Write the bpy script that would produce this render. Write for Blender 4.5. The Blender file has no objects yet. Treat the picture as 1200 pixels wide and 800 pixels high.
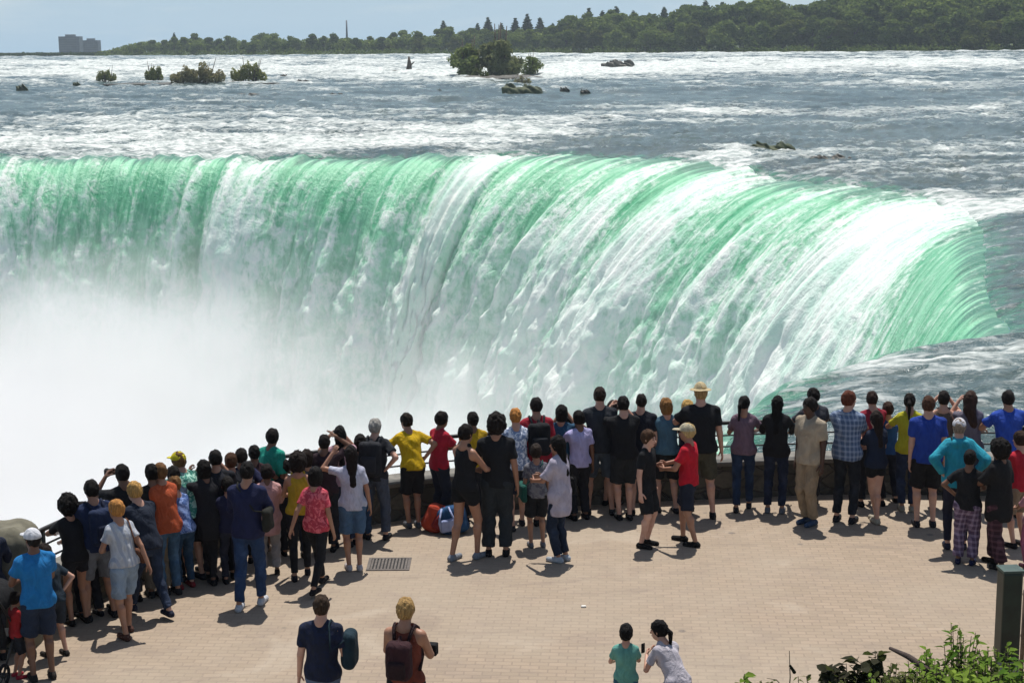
import bpy, bmesh, math, random
import numpy as np
import openvdb
from mathutils import Vector, Matrix

random.seed(5)
rng = np.random.default_rng(11)
sc = bpy.context.scene
COL = sc.collection
R = math.radians

# ------------------------------------------------------------------ noise
_T = rng.random((64, 64, 64)).astype(np.float32)
def vnoise(x, y, z):
    x, y, z = np.broadcast_arrays(np.asarray(x, float), np.asarray(y, float), np.asarray(z, float))
    xi, yi, zi = np.floor(x), np.floor(y), np.floor(z)
    fx, fy, fz = x - xi, y - yi, z - zi
    fx = fx*fx*(3-2*fx); fy = fy*fy*(3-2*fy); fz = fz*fz*(3-2*fz)
    i, j, k = xi.astype(int) & 63, yi.astype(int) & 63, zi.astype(int) & 63
    i1, j1, k1 = (i+1) & 63, (j+1) & 63, (k+1) & 63
    a = _T[i, j, k]*(1-fx) + _T[i1, j, k]*fx
    b = _T[i, j1, k]*(1-fx) + _T[i1, j1, k]*fx
    c = _T[i, j, k1]*(1-fx) + _T[i1, j, k1]*fx
    d = _T[i, j1, k1]*(1-fx) + _T[i1, j1, k1]*fx
    return (a*(1-fy)+b*fy)*(1-fz) + (c*(1-fy)+d*fy)*fz
def fbm(x, y, z=0.0, octv=4, gain=0.5):
    s, a, t = 0.0, 1.0, 0.0
    for o in range(octv):
        f = 2.03**o
        s = s + a*vnoise(x*f+o*7.3, y*f+o*3.1, z*f+o*5.7); t += a; a *= gain
    return s/t                      # 0..1, mean 0.5
def sstep(a, b, x):
    t = np.clip((x-a)/(b-a), 0, 1); return t*t*(3-2*t)

# ------------------------------------------------------------------ object helpers
def tag(o, label=None, cat=None, group=None, kind=None):
    if label: o['label'] = label
    if cat: o['category'] = cat
    if group: o['group'] = group
    if kind: o['kind'] = kind
    return o
def empty(name, loc=(0, 0, 0), rz=0.0):
    o = bpy.data.objects.new(name, None); COL.objects.link(o)
    o.location = loc; o.rotation_euler = (0, 0, rz); o.empty_display_size = 0.2
    return o
def link(name, me, mat=None, parent=None, loc=None):
    o = bpy.data.objects.new(name, me); COL.objects.link(o)
    if mat is not None:
        me.materials.clear()
        for m in (mat if isinstance(mat, (list, tuple)) else [mat]): me.materials.append(m)
    if parent: o.parent = parent
    if loc is not None: o.location = loc
    return o
def mesh_np(name, v, quads=None, tris=None, smooth=True, attrs=None):
    me = bpy.data.meshes.new(name)
    v = np.ascontiguousarray(v, dtype=np.float32)
    nq = 0 if quads is None else len(quads); nt = 0 if tris is None else len(tris)
    me.vertices.add(len(v)); me.vertices.foreach_set('co', v.ravel())
    lv = []
    if nq: lv.append(np.asarray(quads, dtype=np.int32).ravel())
    if nt: lv.append(np.asarray(tris, dtype=np.int32).ravel())
    lv = np.concatenate(lv) if lv else np.zeros(0, np.int32)
    me.loops.add(len(lv)); me.loops.foreach_set('vertex_index', lv)
    me.polygons.add(nq+nt)
    st = np.concatenate([np.arange(nq)*4, nq*4+np.arange(nt)*3]).astype(np.int32)
    me.polygons.foreach_set('loop_start', st)
    me.polygons.foreach_set('use_smooth', np.full(nq+nt, bool(smooth)))
    me.update(calc_edges=True)
    for k, a in (attrs or {}).items():
        a = np.ascontiguousarray(a, dtype=np.float32)
        if a.ndim == 1:
            at = me.attributes.new(k, 'FLOAT', 'POINT'); at.data.foreach_set('value', a)
        else:
            at = me.attributes.new(k, 'FLOAT_VECTOR', 'POINT'); at.data.foreach_set('vector', a.ravel())
    return me
def grid_quads(n, m, flip=False):
    i = np.arange(n-1)[:, None]*m + np.arange(m-1)[None, :]
    q = np.stack([i, i+1, i+m+1, i+m], -1).reshape(-1, 4)
    return q[:, ::-1] if flip else q
def bm_obj(name, bm, mat, parent=None, smooth=False):
    me = bpy.data.meshes.new(name); bm.to_mesh(me); bm.free()
    if smooth:
        for p in me.polygons: p.use_smooth = True
    return link(name, me, mat, parent)
def bm_box(bm, c, s, rz=0.0, bev=0.0):
    r = bmesh.ops.create_cube(bm, size=1.0)
    M = Matrix.Translation(Vector(c)) @ Matrix.Rotation(rz, 4, 'Z') @ Matrix.Diagonal((s[0], s[1], s[2], 1))
    bmesh.ops.transform(bm, matrix=M, verts=r['verts'])
    if bev > 0:
        es = list({e for v in r['verts'] for e in v.link_edges})
        bmesh.ops.bevel(bm, geom=es, offset=bev, segments=2, affect='EDGES', profile=0.6)
def tube(pts, rad, seg=8, closed=False, cap=True):
    """vertices/quads/tris of a tube along pts"""
    pts = np.asarray(pts, float); n = len(pts)
    rad = np.full(n, rad) if np.isscalar(rad) else np.asarray(rad, float)
    tg = np.gradient(pts, axis=0); tg /= np.linalg.norm(tg, axis=1)[:, None]+1e-9
    ref = np.array([0, 0, 1.0]) if abs(tg[:, 2]).mean() < 0.8 else np.array([1.0, 0, 0])
    a = np.cross(tg, ref); a /= np.linalg.norm(a, axis=1)[:, None]+1e-9
    b = np.cross(tg, a)
    th = np.arange(seg)/seg*2*np.pi
    v = pts[:, None]+rad[:, None, None]*(np.cos(th)[None, :, None]*a[:, None]+np.sin(th)[None, :, None]*b[:, None])
    v = v.reshape(-1, 3)
    i = np.arange(n-1)[:, None]*seg; j = np.arange(seg)[None]; j2 = (j+1) % seg
    q = np.stack([i+j, i+seg+j, i+seg+j2, i+j2], -1).reshape(-1, 4)
    t = np.zeros((0, 3), int)
    if cap:
        c0, c1 = len(v), len(v)+1
        v = np.vstack([v, pts[0], pts[-1]])
        j = np.arange(seg); j2 = (j+1) % seg; L = (n-1)*seg
        t = np.vstack([np.stack([np.full(seg, c0), j, j2], -1), np.stack([np.full(seg, c1), L+j2, L+j], -1)])
    return v, q, t
class Acc:
    def __init__(s): s.v = []; s.q = []; s.t = []; s.n = 0
    def add(s, v, q=None, t=None):
        s.v.append(np.asarray(v, float))
        if q is not None and len(q): s.q.append(np.asarray(q)+s.n)
        if t is not None and len(t): s.t.append(np.asarray(t)+s.n)
        s.n += len(v)
    def tube(s, *a, **k): s.add(*tube(*a, **k))
    def obj(s, name, mat, parent=None, smooth=True, loc=None):
        me = mesh_np(name, np.vstack(s.v), np.vstack(s.q) if s.q else None, np.vstack(s.t) if s.t else None, smooth)
        return link(name, me, mat, parent, loc)

# ------------------------------------------------------------------ materials
def newmat(name):
    m = bpy.data.materials.new(name); m.use_nodes = True
    nt = m.node_tree; nt.nodes.clear()
    out = nt.nodes.new('ShaderNodeOutputMaterial')
    return m, nt, out
class N:
    """tiny node-building helper"""
    def __init__(s, nt): s.nt = nt
    def node(s, t, **kw):
        n = s.nt.nodes.new(t)
        for k, v in kw.items(): setattr(n, k, v)
        return n
    def put(s, sock, val):
        if isinstance(val, bpy.types.NodeSocket): s.nt.links.new(val, sock)
        else: sock.default_value = val
    def math(s, op, a, b=0.0, c=0.0, clamp=False):
        n = s.node('ShaderNodeMath', operation=op, use_clamp=clamp)
        s.put(n.inputs[0], a); s.put(n.inputs[1], b); s.put(n.inputs[2], c); return n.outputs[0]
    def noise(s, vec, scale, detail=4, rough=0.55, dist=0.0, dim='3D'):
        n = s.node('ShaderNodeTexNoise', noise_dimensions=dim)
        s.put(n.inputs['Vector'], vec); n.inputs['Scale'].default_value = scale
        n.inputs['Detail'].default_value = detail; n.inputs['Roughness'].default_value = rough
        n.inputs['Distortion'].default_value = dist
        return n.outputs['Fac']
    def mapr(s, v, a, b, c=0.0, d=1.0, smooth=True):
        n = s.node('ShaderNodeMapRange', interpolation_type='SMOOTHSTEP' if smooth else 'LINEAR')
        s.put(n.inputs[0], v); n.inputs[1].default_value = a; n.inputs[2].default_value = b
        n.inputs[3].default_value = c; n.inputs[4].default_value = d; return n.outputs[0]
    def vmul(s, v, k):
        n = s.node('ShaderNodeVectorMath', operation='MULTIPLY')
        s.put(n.inputs[0], v); n.inputs[1].default_value = k; return n.outputs[0]
    def vadd(s, v, k):
        n = s.node('ShaderNodeVectorMath', operation='ADD')
        s.put(n.inputs[0], v); s.put(n.inputs[1], k); return n.outputs[0]
    def mix(s, f, a, b):
        n = s.node('ShaderNodeMix', data_type='RGBA')
        s.put(n.inputs['Factor'], f)
        s.put(n.inputs[6], a if isinstance(a, bpy.types.NodeSocket) else (*a[:3], 1))
        s.put(n.inputs[7], b if isinstance(b, bpy.types.NodeSocket) else (*b[:3], 1))
        return n.outputs[2]
    def bump(s, h, strength=0.5, dist=0.02):
        n = s.node('ShaderNodeBump'); s.put(n.inputs['Height'], h)
        n.inputs['Strength'].default_value = strength; n.inputs['Distance'].default_value = dist
        return n.outputs[0]
    def bsdf(s, col, rough=0.8, normal=None, **kw):
        n = s.node('ShaderNodeBsdfPrincipled')
        s.put(n.inputs['Base Color'], col if isinstance(col, bpy.types.NodeSocket) else (*col[:3], 1))
        s.put(n.inputs['Roughness'], rough)
        if normal is not None: s.put(n.inputs['Normal'], normal)
        for k, v in kw.items(): s.put(n.inputs[k], v)
        return n.outputs[0]
    def out(s, o, surf): s.nt.links.new(surf, o.inputs['Surface'])
    def obj(s): return s.node('ShaderNodeTexCoord').outputs['Object']
    def pos(s): return s.node('ShaderNodeNewGeometry').outputs['Position']
    def attr(s, name, out='Fac'):
        n = s.node('ShaderNodeAttribute', attribute_name=name); return n.outputs[out]
def simple(name, col, rough=0.7, var=0.25, scale=6.0, bump=0.15, bdist=0.01, metallic=0.0, coord='obj', detail=5, spec=0.4):
    m, nt, o = newmat(name); n = N(nt)
    v = n.obj() if coord == 'obj' else n.pos()
    f = n.noise(v, scale, detail)
    f2 = n.noise(v, scale*0.21, 3)
    a = tuple(c*(1-var) for c in col); b = tuple(min(1, c*(1+var)) for c in col)
    c1 = n.mix(n.mapr(f, 0.3, 0.7), a, b)
    c2 = n.mix(n.mapr(f2, 0.35, 0.65, 0, 0.5), c1, tuple(c*(1-var*0.7) for c in col))
    bp = n.bump(f, bump, bdist) if bump else None
    n.out(o, n.bsdf(c2, rough, bp, Metallic=metallic, **{'Specular IOR Level': spec}))
    return m

# ------------------------------------------------------------------ camera
CAMZ, FPX, HORY = 6.6, 1900.0, 57.0
pitch = math.atan((400-HORY)/FPX); ROLL = R(0.45)
cam = bpy.data.cameras.new('camera'); camo = bpy.data.objects.new('camera', cam); COL.objects.link(camo)
Mc = Matrix.Translation((0, 0, CAMZ)) @ Matrix.Rotation(math.pi/2-pitch, 4, 'X') @ Matrix.Rotation(-ROLL, 4, 'Z')
camo.matrix_world = Mc
cam.sensor_width = 36; cam.lens = FPX/1200*36; cam.clip_end = 9000; cam.clip_start = 0.2
sc.camera = camo
def ray(px, py):
    d = Mc.to_3x3() @ Vector(((px-600)/FPX, -(py-400)/FPX, -1.0)); return d
def at_z(px, py, z=0.0):
    d = ray(px, py); t = (z-CAMZ)/d.z; return Vector((d.x*t, d.y*t, z))
def at_y(px, py, Y):
    d = ray(px, py); t = Y/d.y; return Vector((d.x*t, Y, CAMZ+d.z*t))
Mi = Mc.inverted()
def proj(p):
    q = Mi @ Vector(p); return 600+FPX*q.x/-q.z, 400-FPX*q.y/-q.z

# ------------------------------------------------------------------ light
SUN_EL, SUN_AZ = R(70), R(9)       # azimuth measured from +Y towards +X
w = bpy.data.worlds.new('World'); sc.world = w; w.use_nodes = True
wn = w.node_tree; wn.nodes.clear()
bg = wn.nodes.new('ShaderNodeBackground'); wo = wn.nodes.new('ShaderNodeOutputWorld')
sky = wn.nodes.new('ShaderNodeTexSky'); sky.sky_type = 'NISHITA'; sky.sun_disc = False
sky.sun_elevation = SUN_EL; sky.sun_rotation = SUN_AZ; sky.altitude = 100; sky.air_density = 1.0; sky.dust_density = 0.6; sky.ozone_density = 1.2
tcs = wn.nodes.new('ShaderNodeTexCoord'); sepw = wn.nodes.new('ShaderNodeSeparateXYZ'); wn.links.new(tcs.outputs['Generated'], sepw.inputs[0])
mrw = wn.nodes.new('ShaderNodeMapRange'); wn.links.new(sepw.outputs[2], mrw.inputs[0]); mrw.inputs[1].default_value = 0.0; mrw.inputs[2].default_value = 0.30; mrw.inputs[3].default_value = 0.92; mrw.inputs[4].default_value = 0.0
nzw = wn.nodes.new('ShaderNodeTexNoise'); vmw = wn.nodes.new('ShaderNodeVectorMath'); vmw.operation = 'MULTIPLY'; vmw.inputs[1].default_value = (1, 1, 6)
wn.links.new(tcs.outputs['Generated'], vmw.inputs[0]); wn.links.new(vmw.outputs[0], nzw.inputs['Vector']); nzw.inputs['Scale'].default_value = 5.5; nzw.inputs['Detail'].default_value = 6; nzw.inputs['Roughness'].default_value = 0.6
mrc = wn.nodes.new('ShaderNodeMapRange'); wn.links.new(nzw.outputs['Fac'], mrc.inputs[0]); mrc.inputs[1].default_value = 0.46; mrc.inputs[2].default_value = 0.72; mrc.inputs[3].default_value = 0.0; mrc.inputs[4].default_value = 0.6
cl_ = wn.nodes.new('ShaderNodeMix'); cl_.data_type = 'RGBA'; wn.links.new(mrc.outputs[0], cl_.inputs[0]); cl_.inputs[6].default_value = (2.75, 4.25, 5.7, 1); cl_.inputs[7].default_value = (5.2, 5.9, 6.3, 1)
mw = wn.nodes.new('ShaderNodeMix'); mw.data_type = 'RGBA'; wn.links.new(mrw.outputs[0], mw.inputs[0]); wn.links.new(sky.outputs[0], mw.inputs[6]); wn.links.new(cl_.outputs[2], mw.inputs[7])
tint = wn.nodes.new('ShaderNodeMix'); tint.data_type = 'RGBA'; tint.blend_type = 'MULTIPLY'; tint.inputs[0].default_value = 1.0; tint.inputs[7].default_value = (1.10, 1.0, 0.88, 1)
wn.links.new(sky.outputs[0], tint.inputs[6]); wn.links.new(tint.outputs[2], mw.inputs[6])
wn.links.new(mw.outputs[2], bg.inputs[0]); wn.links.new(bg.outputs[0], wo.inputs[0]); bg.inputs[1].default_value = 0.105
sun = bpy.data.lights.new('sun', 'SUN'); sun.energy = 4.6; sun.angle = R(0.55); sun.color = (1, 0.955, 0.89)
suno = bpy.data.objects.new('sun', sun); COL.objects.link(suno)
sd = Vector((math.cos(SUN_EL)*math.sin(SUN_AZ), math.cos(SUN_EL)*math.cos(SUN_AZ), math.sin(SUN_EL)))
suno.rotation_euler = sd.to_track_quat('Z', 'Y').to_euler(); suno.location = sd*60
vs = sc.view_settings; vs.view_transform = 'Standard'; vs.look = 'None'; vs.gamma = 1; vs.exposure = 0.26
cy = sc.cycles; cy.volume_bounces = 4; cy.volume_step_rate = 1.0; cy.volume_max_steps = 256; cy.max_bounces = 8
cy.diffuse_bounces = 3; cy.glossy_bounces = 3; cy.transmission_bounces = 3; cy.transparent_max_bounces = 8

# ------------------------------------------------------------------ river and falls
ZW = -2.4
def river_z(Y):
    return ZW + 6.2*sstep(140, 660, np.asarray(Y, float))
def river_hit(px, py):
    d = ray(px, py); lo, hi = 20.0, 3000.0
    Ys = np.concatenate([np.linspace(20, 300, 1200), np.linspace(300, 1500, 2400)])
    zr = CAMZ + d.z/d.y*Ys; g = zr - river_z(Ys)
    k = int(np.argmax(g < 0)) if (g < 0).any() else len(Ys)-1
    return Vector((d.x/d.y*Ys[k], Ys[k], float(river_z(Ys[k]))))
bpx = [(0, 181), (60, 180), (120, 179), (250, 178), (400, 178), (520, 179), (600, 176), (680, 178), (760, 182), (830, 189), (900, 198), (1000, 214),
       (1080, 226), (1128, 239), (1146, 260), (1154, 295), (1164, 335), (1181, 377), (1122, 388), (1050, 399), (990, 412), (930, 434), (885, 460), (850, 490)]
bw = [(-190, 170), (-120, 152), (-75, 143)] + [tuple(at_z(x, y, ZW)[:2]) for x, y in bpx] + [(3.6, 33), (2.6, 29.5)]
bw = np.array(bw, float)
bpxx = np.array([-400, -250, -130]+[p[0] for p in bpx]+[840, 830], float)
def catmull(P, n_per=24):
    out = []
    P = np.vstack([2*P[0]-P[1], P, 2*P[-1]-P[-2]])
    for i in range(1, len(P)-2):
        t = np.linspace(0, 1, n_per, endpoint=False)[:, None]
        p0, p1, p2, p3 = P[i-1], P[i], P[i+1], P[i+2]
        out.append(0.5*((2*p1)+(-p0+p2)*t+(2*p0-5*p1+4*p2-p3)*t**2+(-p0+3*p1-3*p2+p3)*t**3))
    out.append(P[-2][None]); return np.vstack(out)
def resample(P, n, wts=None):
    d = np.r_[0, np.cumsum(np.linalg.norm(np.diff(P[:, :2], axis=0), axis=1))]
    s = np.linspace(0, d[-1], n)
    return np.stack([np.interp(s, d, P[:, k]) for k in range(P.shape[1])], 1), s
NS = 1300
bc = catmull(np.column_stack([bw, np.arange(len(bw))]), 30)
# denser sampling close to the camera
seg = np.linalg.norm(np.diff(bc[:, :2], axis=0), axis=1); mid = (bc[1:, 1]+bc[:-1, 1])/2
ds_rel = seg/np.clip(mid/130, 0.35, 1.4)/np.where(bc[1:, 0] < -60, 3.0, 1.0)
cs = np.r_[0, np.cumsum(ds_rel)]
tt = np.linspace(0, cs[-1], NS)
BX, BY, BI = [np.interp(tt, cs, bc[:, k]) for k in range(3)]
arc = np.r_[0, np.cumsum(np.hypot(np.diff(BX), np.diff(BY)))]
BPX = np.interp(BI, np.arange(len(bpxx)), bpxx)        # photo column, then brink order
dx, dy = np.gradient(BX), np.gradient(BY)
ln = np.hypot(dx, dy); NX, NY = dy/ln, -dx/ln
def smooth_arc(a, sig):
    o = np.empty_like(a)
    for i in range(len(a)):
        lo_, hi_ = np.searchsorted(arc, [arc[i]-3*sig, arc[i]+3*sig])
        ww = np.exp(-0.5*((arc[lo_:hi_]-arc[i])/sig)**2)*np.gradient(arc)[lo_:hi_] if False else np.exp(-0.5*((arc[lo_:hi_]-arc[i])/sig)**2)*_da[lo_:hi_]
        o[i] = (a[lo_:hi_]*ww).sum()/ww.sum()
    return o
_da = np.gradient(arc)
NXs, NYs = smooth_arc(NX, 4.5), smooth_arc(NY, 4.5)
l2 = np.hypot(NXs, NYs); NXs /= l2; NYs /= l2
# small irregularities in the brink itself
wob = (fbm(arc*0.12, 3.3, 0, 5, 0.6)-0.5)*np.interp(BI, [0, 14, 16.5, 18, 30], [5, 4.5, 2.0, 1.0, 1.0])
BX = BX - NXs*wob; BY = BY - NYs*wob

def wave(x, y):
    """height of the river surface above its mean"""
    a1 = fbm(x*0.10, y*0.16, 1.0, 4)-0.5
    a2 = np.abs(fbm(x*0.35+3, y*0.5, 2.0, 4)-0.5)*2
    a3 = fbm(x*1.3, y*1.7, 4.0, 3)-0.5
    a4 = 1-np.abs(fbm(x*0.17+9, y*0.22, 6.0, 4, 0.6)-0.5)*3.2
    a5 = 1-np.abs(fbm(x*0.62+1, y*0.75, 8.0, 3, 0.6)-0.5)*3.2
    amp = np.interp(y, [25, 60, 110, 150, 300, 500], [0.75, 0.9, 1.0, 1.1, 1.6, 2.2])
    return amp*(a1*0.9 + 0.42*(a4-0.45) - a2*0.2 + 0.2*(a5-0.5)*np.interp(y, [30, 80, 200, 400], [1.5, 1.3, 1.0, 0.3])) + 0.12*a3*np.interp(y, [30, 160, 400], [1.2, 2.0, 0.0])

# foam: broad ellipses where the photograph shows white water (centre px, half sizes px, amount)
foam_px = [(240, 154, 420, 19, .36), (120, 135, 130, 8, .10), (60, 165, 120, 12, .15), (200, 172, 330, 7, .20), (430, 170, 130, 6, .2), (420, 160, 180, 12, .16), (600, 150, 90, 7, .2), (650, 158, 60, 6, .2), (560, 188, 30, 12, .3),
           (300, 84, 420, 10, .42), (60, 82, 160, 9, .2), (640, 83, 130, 8, .42), (900, 77, 330, 8, .5), (1150, 72, 150, 4, .35), (760, 64.5, 380, 3, .25), (200, 73, 360, 3, .28),
           (1090, 98, 120, 4, .26), (960, 99, 60, 3, .2), (860, 134, 95, 5, .30), (800, 130, 70, 4, .12), (1120, 128, 120, 6, .25), (1000, 140, 60, 4, .16), (850, 182, 28, 8, .5), (1150, 176, 100, 9, .26),
           (1040, 205, 90, 12, .14), (1130, 235, 80, 11, .5), (1200, 238, 60, 9, .45), (980, 182, 70, 5, .12), (1090, 165, 40, 4, .2), (700, 142, 80, 4, .16), (560, 128, 100, 3, .14), (200, 120, 150, 3, .2), (480, 118, 60, 3, .12),
           (1080, 425, 80, 8, .16), (1000, 432, 50, 6, .16), (1160, 440, 50, 6, .2), (960, 447, 60, 6, .14), (1150, 330, 20, 20, .1),
           (300, 122, 420, 12, -.16), (650, 118, 200, 10, -.12), (980, 116, 240, 9, -.15), (760, 170, 140, 10, -.25), (900, 155, 200, 10, -.14), (1190, 310, 45, 60, -.14), (1120, 405, 90, 8, -.12), (450, 177, 60, 3, -.2), (330, 178, 50, 2.5, -.2), (1110, 152, 80, 8, -.12), (690, 182, 90, 6, -.3), (560, 172, 90, 5, -.1)]
foam_w = []
for (px, py, rx, ry, am) in foam_px:
    c = river_hit(px, py); e = river_hit(px+rx, py); t_ = river_hit(px, py-ry); b_ = river_hit(px, py+ry)
    foam_w.append((c.x, c.y, abs(e.x-c.x), t_.y-c.y, c.y-b_.y, am, c.x/c.y))
def foam_bias(x, y):
    f = np.zeros_like(x)
    for cx, cyy, rx, ru, rd, am, sl in foam_w:
        ddy = y-cyy; ddx = (x - sl*y)                        # ellipses drawn along the line of sight's ground track
        r2 = (ddx/rx)**2 + np.where(ddy > 0, ddy/max(ru, .3), ddy/max(rd, .3))**2
        f += am*np.exp(-r2*0.9)
    return f

NU = 430
u = np.linspace(0, 1, NU)
# far ends of the upstream lines
ang = BI/(len(bw)-1)
Fx = np.interp(BI, [0, 8, 14, 17, 19, 20.5, 24, len(bw)-1], [-1300, 100, 1300, 1200, 900, 400, 260, 240])
Fy = np.interp(BI, [0, 8, 14, 17, 19, 20.5, 24, len(bw)-1], [1350, 1350, 1250, 500, 150, 60, 34, 22])
wv = 0.0006*u + 0.9994*u**3.1
RX = BX[:, None]+(Fx-BX)[:, None]*wv[None]; RY = BY[:, None]+(Fy-BY)[:, None]*wv[None]
dist = np.hypot(Fx-BX, Fy-BY)[:, None]*wv[None]
RZ = river_z(RY) + wave(RX, RY)*(0.35+0.65*sstep(0, 8, dist)) + (np.exp(-dist/3.0)-0.25*np.exp(-dist/1.6))*((fbm(arc*0.45, 4.4, 0, 3)-0.5)*1.5+(fbm(arc*1.5, 6.1, 0, 3)-0.5)*0.7)[:, None]*np.interp(BI, [0, 14, 17, 30], [1, 1, .35, .35])[:, None] - 0.5*np.exp(-(dist/1.6))
fb = foam_bias(RX, RY)
fb += 0.30*np.exp(-dist/4.0)*(np.interp(BPX, [-400, 300, 420, 2000], [1, 1, .2, .1]))[:, None]
fb += 0.12*(fbm(RX*0.03, RY*0.05, 9, 3)-0.5)
slope_up = np.clip(wave(RX, RY), -1, 1)
me = mesh_np('river', np.stack([RX, RY, RZ], -1).reshape(-1, 3), grid_quads(NS, NU, flip=True), attrs={'foam': fb.ravel(), 'crest': slope_up.ravel(), 'flow': np.stack([np.repeat(arc[:, None], NU, 1), dist, 0*dist], -1).reshape(-1, 3)})
m, nt, o = newmat('river_water'); n = N(nt)
P = n.pos()
c1 = n.noise(n.vmul(P, (0.45, 1.0, 1.0)), 0.22, 6, 0.62, 0.6)
c2 = n.noise(n.vmul(P, (0.55, 1.0, 1.0)), 1.5, 5, 0.6, 0.8)
c3 = n.noise(n.vmul(P, (0.5, 1.0, 1.0)), 0.06, 5, 0.6, 0.4)
f0 = n.math('SUBTRACT', n.math('ADD', n.math('MULTIPLY', c1, 1.3), n.math('ADD', n.math('MULTIPLY', c2, 1.0), n.math('MULTIPLY', c3, 0.6))), 1.45)
f1 = n.math('ADD', n.math('ADD', f0, n.math('MULTIPLY', n.attr('foam'), 0.85)), n.math('MULTIPLY', n.attr('crest'), 0.42))
f1 = n.math('ADD', f1, n.math('MULTIPLY', n.math('SUBTRACT', n.noise(n.vmul(P, (0.6, 1, 1)), 3.6, 3, 0.6, 0.5), 0.5), 0.55))
foamf = n.mapr(f1, 0.06, 0.62)
deep = n.mix(n.mapr(c3, 0.35, 0.65), (0.028, 0.058, 0.058), (0.070, 0.108, 0.105))
froth = n.mix(n.mapr(c2, 0.3, 0.7), (0.30, 0.35, 0.335), (0.76, 0.78, 0.75))
fs = n.node('ShaderNodeSeparateXYZ'); nt.links.new(n.attr('flow', 'Vector'), fs.inputs[0])
lip = n.mapr(n.math('ADD', fs.outputs[1], n.math('MULTIPLY', n.math('SUBTRACT', c2, 0.5), 9.0)), -0.6, 1.6, 0.8, 0.0)
deep = n.mix(lip, deep, (0.05, 0.21, 0.13))
colr = n.mix(foamf, deep, froth)
hh = n.math('ADD', n.math('MULTIPLY', c2, 0.5), n.math('MULTIPLY', n.noise(n.vmul(P, (0.7, 1, 1)), 4.5, 4, 0.6, 0.5), 0.22))
bp = n.bump(hh, 0.9, 0.55)
n.out(o, n.bsdf(colr, n.mapr(foamf, 0, 1, 0.16, 0.85, False), bp, IOR=1.33))
tag(link('river', me, m), kind='structure')

# the falling sheet
NT = 230
tv = np.linspace(0, 1, NT)**0.8*2.95
drop = 4.9*tv**2
vel = smooth_arc(np.interp(BI, [0, 7, 10, 14, 16, 18, 20.5, 22, 30], [6.8, 6.8, 9.2, 9.6, 8.4, 6.0, 4.2, 2.2, 2.2]), 4.0) + (fbm(arc*0.05, 8.1, 0, 3)-0.5)*1.6*np.interp(BI, [0, 15, 18], [1, 1, .3])
# columns of white water / green water along the brink, (photo column or brink order index, whiteness)
wk = [(-400, .5), (0, .45), (8, .35), (22, .0), (45, -.2), (62, .2), (78, -.05), (100, -.15), (125, .05), (150, -.25), (180, .0), (200, -.2), (215, -.15), (238, .0), (246, .5), (254, .1), (262, -.3), (275, -.1), (292, .35), (330, .42), (352, .05), (375, -.18),
      (400, -.05), (420, -.25), (440, .1), (470, -.3), (490, .05), (520, -.3), (545, .1), (565, .6), (600, .8), (618, .35), (635, -.12), (655, .12), (680, -.2), (705, .15), (725, -.2), (745, .15), (770, -.02), (790, .12), (805, .45), (822, .2), (838, -.2), (850, -.25), (862, .2), (885, .6), (915, .6), (935, .15), (950, -.15), (970, .0), (990, .18), (1030, .05), (1060, .35), (1085, .7), (1135, .7)]
idxpx = np.interp([k for k, _ in wk], bpxx[:17], np.arange(17))       # to brink index
idx = list(idxpx) + [16.7, 17.1, 17.9, 18.5, 19.3, 20.0, 20.5, 21.0, 22.0, 23, 24, 25, 28]
val = [v for _, v in wk] + [.45, -.02, -.28, -.02, -.30, -.1, -.25, .12, .0, -.05, .1, .1, .1]
white = np.interp(BI, idx, val)
S2, T2 = np.meshgrid(arc, tv, indexing='ij')
D2 = 4.9*T2**2
lean = smooth_arc(np.interp(BPX, [-400, 150, 330, 480, 560, 640, 760, 1000], [0.10, 0.14, 0.30, 0.52, 0.72, 0.6, 0.35, 0.12])*(BI < 14), 5.0)
tl = smooth_arc(np.interp(BI, [0, 15.5, 17.5, 20, 21, 22, 30], [0, 0, 0.95, 0.95, 0.3, 0, 0]), 3.0)
fxn, fyn = NXs-lean, NYs-tl
_l = np.hypot(fxn, fyn)/np.hypot(1, lean); fxn, fyn = fxn/_l, fyn/_l
tau = smooth_arc(np.interp(BI, [0, 7, 10, 30], [1.9, 1.9, 4.5, 4.5]), 5.0)[:, None]
hx = vel[:, None]*1.08*tau*(1-np.exp(-T2/tau))
# displacement: vertical ribs, then tumbling clumps lower down
rib = fbm(S2*0.42+0.05*D2, D2*0.035, 2.0, 3)-0.5
rib2 = fbm(S2*1.7+0.1*D2, D2*0.12, 5.0, 3)-0.5
cl = fbm(S2*0.34, D2*0.16-3, 7.0, 4)-0.5
cl2 = fbm(S2*1.6, D2*0.85, 9.0, 3)-0.5
k1 = sstep(0.15, 1.3, T2)
disp = (k1*(rib*2.0 + rib2*0.6) + sstep(0.7, 1.9, T2)*(cl*2.0+cl2*1.1) + white[:, None]*1.4*k1)*np.interp(BI, [0, 15, 18, 30], [1, 1, .45, .3])[:, None] + 0.10*rib2
FX = BX[:, None]+fxn[:, None]*(hx+disp); FY = BY[:, None]+fyn[:, None]*(hx+disp)
z0 = RZ[:, 0]
FZ = z0[:, None]*np.exp(-T2*1.5)+(ZW-0.45)*(1-np.exp(-T2*1.5)) - D2 + 0.35*disp
fo = white[:, None]*np.interp(T2, [0, .4, 1.2, 3], [0.75, 1.0, 0.9, 0.5]) + np.interp(T2, [0, .55, 1.1, 1.6, 3], [-.24, -.10, .10, .24, .42]) + 0.45*(rib*0.6+cl*k1)
me = mesh_np('waterfall', np.stack([FX, FY, FZ], -1).reshape(-1, 3), grid_quads(NS, NT), attrs={'foam': fo.ravel(), 'flow': np.stack([S2, D2, T2], -1).reshape(-1, 3)})
m, nt, o = newmat('falling_water'); n = N(nt)
fl = n.attr('flow', 'Vector')
P = n.pos()
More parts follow.
